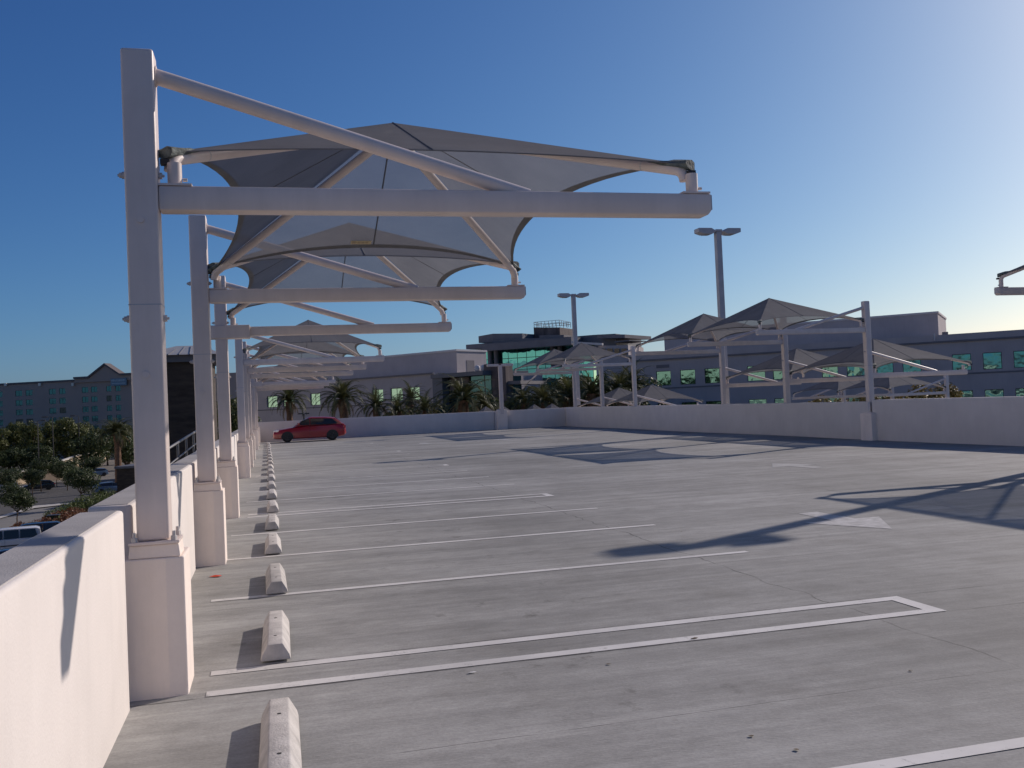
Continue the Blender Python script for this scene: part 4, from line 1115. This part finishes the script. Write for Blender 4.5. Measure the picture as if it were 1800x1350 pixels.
def tree_mesh(seed, H, cr, leaf, n, trunk_r=.16, mat='leaf_dark', base=.35):
    """broadleaf: returns (trunk MB, crown MB) about the origin"""
    rnd = random.Random(seed); tb = MB()
    fork = H * base; tb.tube([(0, 0, -.1), (rnd.uniform(-.08, .08), rnd.uniform(-.08, .08), fork * .6), (rnd.uniform(-.15, .15), rnd.uniform(-.15, .15), fork)], [trunk_r * 1.3, trunk_r, trunk_r * .8], 8)
    blobs = []
    for k in range(9):
        an = k * 2.4 + rnd.uniform(-.4, .4); rr = cr * rnd.uniform(.3, .68); z = fork + (H - fork) * rnd.uniform(.18, .85)
        c = Vector((math.cos(an) * rr, math.sin(an) * rr, z)); s = cr * rnd.uniform(.34, .55)
        blobs.append((c, (s, s, s * rnd.uniform(.65, .95))))
        tb.tube([(0, 0, fork * .92), c * .5 + Vector((0, 0, fork * .35)), c], [trunk_r * .55, trunk_r * .35, trunk_r * .12], 6)
    blobs.append((Vector((0, 0, fork + (H - fork) * .55)), (cr * .55, cr * .55, (H - fork) * .42)))
    return tb, leaf_cloud(rnd, blobs, n, leaf)
TREECACHE = {}
def tree(name, label, cat, loc, key, group=None, scale=1, rz=0, **kw):
    mat = kw.get('mat', 'leaf_dark')
    if key not in TREECACHE:
        tb, cb = tree_mesh(**kw); t = thing(name, label, cat, (0, 0, 0), group)
        tb.build('trunk', 'bark', t, smooth=True); cb.build('crown', mat, t); TREECACHE[key] = t
    else: t = copy_tree(TREECACHE[key]); t['label'] = label
    t.name = name
    if group: t['group'] = group
    elif 'group' in t.keys(): del t['group']
    t.location = loc; t.rotation_euler.z = rz; t.scale = (scale,) * 3
    return t

def palm_proto(name, label, seed, H, fl, nf, tr, group=None, dry=8):
    rnd = random.Random(seed); t = thing(name, label, 'palm tree', (0, 0, 0), group)
    b = MB(); n = 26; pth, rs = [], []
    for i in range(n + 1):
        f = i / n; pth.append((math.sin(f * 2) * .12 * H * .05, 0, f * H)); rs.append(tr * (1.25 - .35 * f) * (1 + .10 * (i % 2)) if f < .92 else tr * 1.25)
    b.tube(pth, rs, 12); b.build('trunk', 'bark_palm', t)
    def frond(b, az, el0, Lf, curl):
        p = Vector((0, 0, H)); d_el = el0; step = Lf / 14; pts = [p.copy()]; ds = []
        hv = Vector((math.cos(az), math.sin(az), 0))
        for k in range(14):
            d = hv * math.cos(d_el) + Vector((0, 0, math.sin(d_el))); p = p + d * step; pts.append(p.copy()); ds.append(d); d_el -= curl / 14 * (1 + .12 * k)
        b.tube(pts, [.035 * (1 - .85 * k / 14) + .004 for k in range(15)], 4, cap=False)
        side = Vector((-hv.y, hv.x, 0))
        for k in range(2, 15):
            dd = ds[min(k, 13)]; upv = side.cross(dd).normalized() * -1
            ll = Lf * .17 * math.sin(math.pi * (k / 15) ** .7) * 1.1 + .05
            for j in (0, .33, .66):
                q = pts[k - 1].lerp(pts[k], j)
                for s in (-1, 1):
                    tip = q + (side * s * .72 + dd * .75 + upv * rnd.uniform(.05, .35) + Vector((0, 0, -.22))).normalized() * ll * rnd.uniform(.8, 1.1)
                    wv = dd * .032 * (Lf / 2.6)
                    b.add([q - wv, q + wv, tip], [(0, 1, 2)])
    b = MB()
    for k in range(nf):
        el = R(88 - 82 * (k / nf) ** .85 + rnd.uniform(-7, 7)); frond(b, k * 2.39996 + rnd.uniform(-.15, .15), el, fl * rnd.uniform(.85, 1.08), R(rnd.uniform(45, 80)))
    b.build('crown', 'leaf_palm', t)
    if dry:
        b = MB()
        for k in range(dry): frond(b, k * 2.39996 + .7, R(rnd.uniform(-35, 0)), fl * rnd.uniform(.6, .85), R(rnd.uniform(30, 60)))
        b.build('dead_fronds', 'leaf_dry', t)
    return t
def vegetation():
    g = 'palm trees behind the back wall'
    pp = {1: palm_proto('palm_tree', '', 11, 9.2, 2.9, 38, .30, g), 2: palm_proto('palm_tree', '', 23, 9.0, 2.6, 30, .26, g, 6)}
    used = set()
    rnd = random.Random(77)
    for px, py, d, k, sc, lb in ((508, 706, 108, 1, 1.12, 'palm rising behind the nose of the red car'), (603, 702, 104, 1, 1.38, 'full palm behind the roof of the red car'),
                             (661, 716, 106, 2, 1.2, 'palm right of the full palm, partly below the back wall'), (700, 724, 108, 2, 1.1, 'low palm in front of the lit office window'),
                             (748, 722, 104, 2, 1.15, 'low palm left of the biggest palm'), (815, 704, 98, 1, 1.5, 'biggest palm, in front of the dark link block'),
                             (850, 716, 102, 2, 1.3, 'palm between the biggest palm and the short lamp standard'), (722, 704, 116, 2, 1.2, 'dark palm standing close to the office wall corner'),
                             (955, 708, 104, 1, 1.4, 'palm in front of the teal glass front'), (1000, 698, 110, 1, 1.45, 'palm behind the far group rear post'),
                             (1040, 692, 106, 2, 1.55, 'palm between the far group posts'), (1090, 688, 108, 1, 1.5, 'palm left of the far group front post'), (1112, 676, 112, 2, 1.45, 'palm at the right end of the glass building'), (920, 708, 112, 2, 1.3, 'palm beside the stone pier')):
        p = D(px, py, d); t = pp[k] if k not in used else copy_tree(pp[k]); used.add(k)
        H = {1: 9.2, 2: 9.0}[k]; t['label'] = lb; t.scale = (sc,) * 3; t.location = (p.x, p.y, p.z - H * sc); t.rotation_euler.z = rnd.uniform(0, 6)
    p = D(205, 762, 122); pl = palm_proto('palm_tree', 'tall date palm in the lower lot left of the nearest post', 5, 11.0, 3.7, 46, .40, None, 5)
    pl.scale = (.95,) * 3; pl.location = (p.x, p.y, p.z - 11 * .95)
    # dark shrubs along the glass front
    g = 'dark shrubs in front of the glass front'
    for i, (px, py, d, sc) in enumerate(((903, 692, 117, 1), (925, 684, 118, 1.0), (948, 680, 117, 1), (970, 668, 118, 1), (992, 664, 116, 1.0), (1022, 656, 114, 1), (1062, 650, 112, 1), (1105, 646, 112, 1), (690, 716, 118, 1), (768, 700, 118, 1), (735, 706, 114, 1), (870, 698, 112, 1))):
        p = D(px, py, d); hgt = (p.z + 7)
        tree('shrub_tree', '%s dark bushy tree from the left behind the back wall' % ORD[i] if False else ['dark bushy tree right beside the short lamp standard', 'dark bushy tree below the left part of the glass front', 'dark bushy tree below the middle of the glass front',
             'dark bushy tree under the far group rear canopy', 'dark bushy tree left of the wall corner', 'dark bushy tree behind the rear post', 'dark bushy tree behind the middle far post', 'dark bushy tree behind the front far post',
             'low dark bush left of the palms', 'dark bushy tree left of the biggest palm', 'dark bushy tree touching the biggest palm', 'dark bushy tree behind the short lamp standard'][i],
             'tree', (p.x, p.y, -7), ('shrub', i % 3), g, sc * hgt / 9.0, i * 1.3, seed=31 + i % 3, H=9.0, cr=3.0, leaf=.20, n=5200, trunk_r=.16, mat='leaf_dark', base=.15)
    # golden shrubs on the far side of the lower deck
    g = 'golden shrubs beyond the lower deck'
    for i, (px, py, d) in enumerate(((1440, 694, 78), (1475, 692, 76), (1512, 690, 76), (1548, 690, 74), (1585, 688, 74), (1622, 688, 72), (1655, 689, 72), (1612, 668, 84), (1648, 672, 82))):
        p = D(px, py, d); hgt = p.z + 7
        tree('golden_shrub', ['golden shrub at the left end of the row', 'golden shrub second from the left', 'golden shrub left of the big post', 'golden shrub right behind the big post', 'golden shrub right of the big post', 'golden shrub under the far low canopy', 'golden shrub at the right end of the row',
             'taller golden tree behind the shrub row', 'golden tree by the lower deck post'][i], 'shrub', (p.x, p.y, -7), ('gold', i % 2), g, hgt / 8.8, i * 2.1, seed=61 + i % 2, H=8.8, cr=1.9, leaf=.15, n=4200, trunk_r=.13, mat='leaf_gold', base=.45)
    # left tree row
    g = 'olive green trees of the row before the hotel'
    lbs = ['olive tree cut by the left photo edge', 'second olive tree from the left in the far row', 'third olive tree from the left in the far row', 'fourth olive tree in the far row, under the street lamp', 'fifth olive tree in the far row', 'sixth olive tree in the far row, left of the date palm', 'seventh olive tree in the far row, behind the date palm', 'last olive tree in the far row, beside the nearest post', 'olive tree showing between the second and third posts']
    for i, (px, d, pyt) in enumerate(((-14, 198, 742), (22, 204, 741), (55, 198, 738), (88, 206, 735), (120, 200, 733), (152, 206, 737), (188, 200, 742), (226, 202, 744), (412, 120, 690))):
        q = D(px, 780, d); top = D(px, pyt, d).z; hgt = top + 7
        tree('olive_tree', lbs[i], 'tree', (q.x, q.y, -7), ('olive', i % 3), g, hgt / 11, i * 1.7, seed=81 + i % 3, H=11, cr=4.0, leaf=.27, n=7000, trunk_r=.22, mat='leaf_olive', base=.10)
    g = 'lower bushes below the far tree row'
    for i, (px, d, pyt) in enumerate(((10, 180, 790), (40, 182, 786), (70, 184, 780), (118, 147, 806), (222, 178, 762), (160, 184, 760))):
        q = D(px, 800, d); top = D(px, pyt, d).z; hgt = top + 7
        tree('bush', ['bush at the left edge above the tan wall', 'bush second from the left above the tan wall', 'bush third from the left above the tan wall', 'big dark bush overlapping the tan wall', 'bush right of the date palm trunk', 'bush above the right end of the tan wall'][i], 'bush', (q.x, q.y, -7), ('bush', i % 2), g, hgt / 5, i * 1.1, seed=91 + i % 2, H=5, cr=2.6, leaf=.2, n=3500, trunk_r=.12, mat='leaf_dark', base=.08)
    g = 'small lot trees below the left wall'
    for i, (px, d, pyt, lb) in enumerate(((28, 84, 848, 'small lot tree nearest the left photo edge'), (142, 100, 818, 'small lot tree in the middle of the kerb strip'), (72, 128, 800, 'small lot tree beside the black sedan'), (160, 140, 802, 'small dark lot tree in front of the tan wall'), (118, 128, 808, 'small lot tree left of the dark one'), (56, 118, 822, 'lot tree overlapping the black sedan'), (100, 136, 806, 'lot tree in front of the lit part of the tan wall'), (14, 112, 822, 'lot tree by the white car at the left edge'))):
        q = D(px, 850, d); top = D(px, pyt, d).z; hgt = top + 7
        tree('lot_tree', lb, 'tree', (q.x, q.y, -7), ('lot', i % 2), g, hgt / 5.5, i * 1.9, seed=101 + i % 2, H=5.5, cr=2.6, leaf=.14, n=5200, trunk_r=.07, mat='leaf_dark', base=.36)
    # planting bed below the wall: countable low shrubs
    rnd = random.Random(12)
    k = 0
    spots = [(38, 948), (52, 944), (66, 938), (80, 932), (94, 926), (108, 920), (122, 914), (136, 908), (98, 912), (112, 906), (128, 900), (142, 896), (156, 893), (168, 888), (180, 884), (192, 880)]
    for i, (px, py) in enumerate(spots):
        q = G(px, py + 8); red = i < 8
        lbl = '%s %s shrub from the left in the planting bed below the wall' % (ORD[i if red else i - 8], 'reddish' if red else 'green')
        tree('bed_shrub', lbl, 'shrub', (q.x, q.y, -7), ('bed', red), 'reddish bed shrubs' if red else 'green bed shrubs', rnd.uniform(.8, 1.2), rnd.uniform(0, 6), seed=111 + red, H=1.3, cr=1.3, leaf=.10, n=1300, trunk_r=.04, mat='leaf_red' if red else 'leaf_lime', base=.1)
vegetation()
def bollard():
    p = G(95, 935); t = thing('utility_cabinet', 'small dark green utility cabinet by the planting bed', 'cabinet', (p.x, p.y, -7))
    b = MB(); b.box((-.45, -.35, 0), (.45, .35, 1.35)); b.build('cabinet_body', 'leaf_dark', t, bevel=.04)
    b = MB(); b.box((-.5, -.4, 1.351), (.5, .4, 1.43)); b.build('cabinet_lid', 'frame_dark', t, bevel=.02)
bollard()
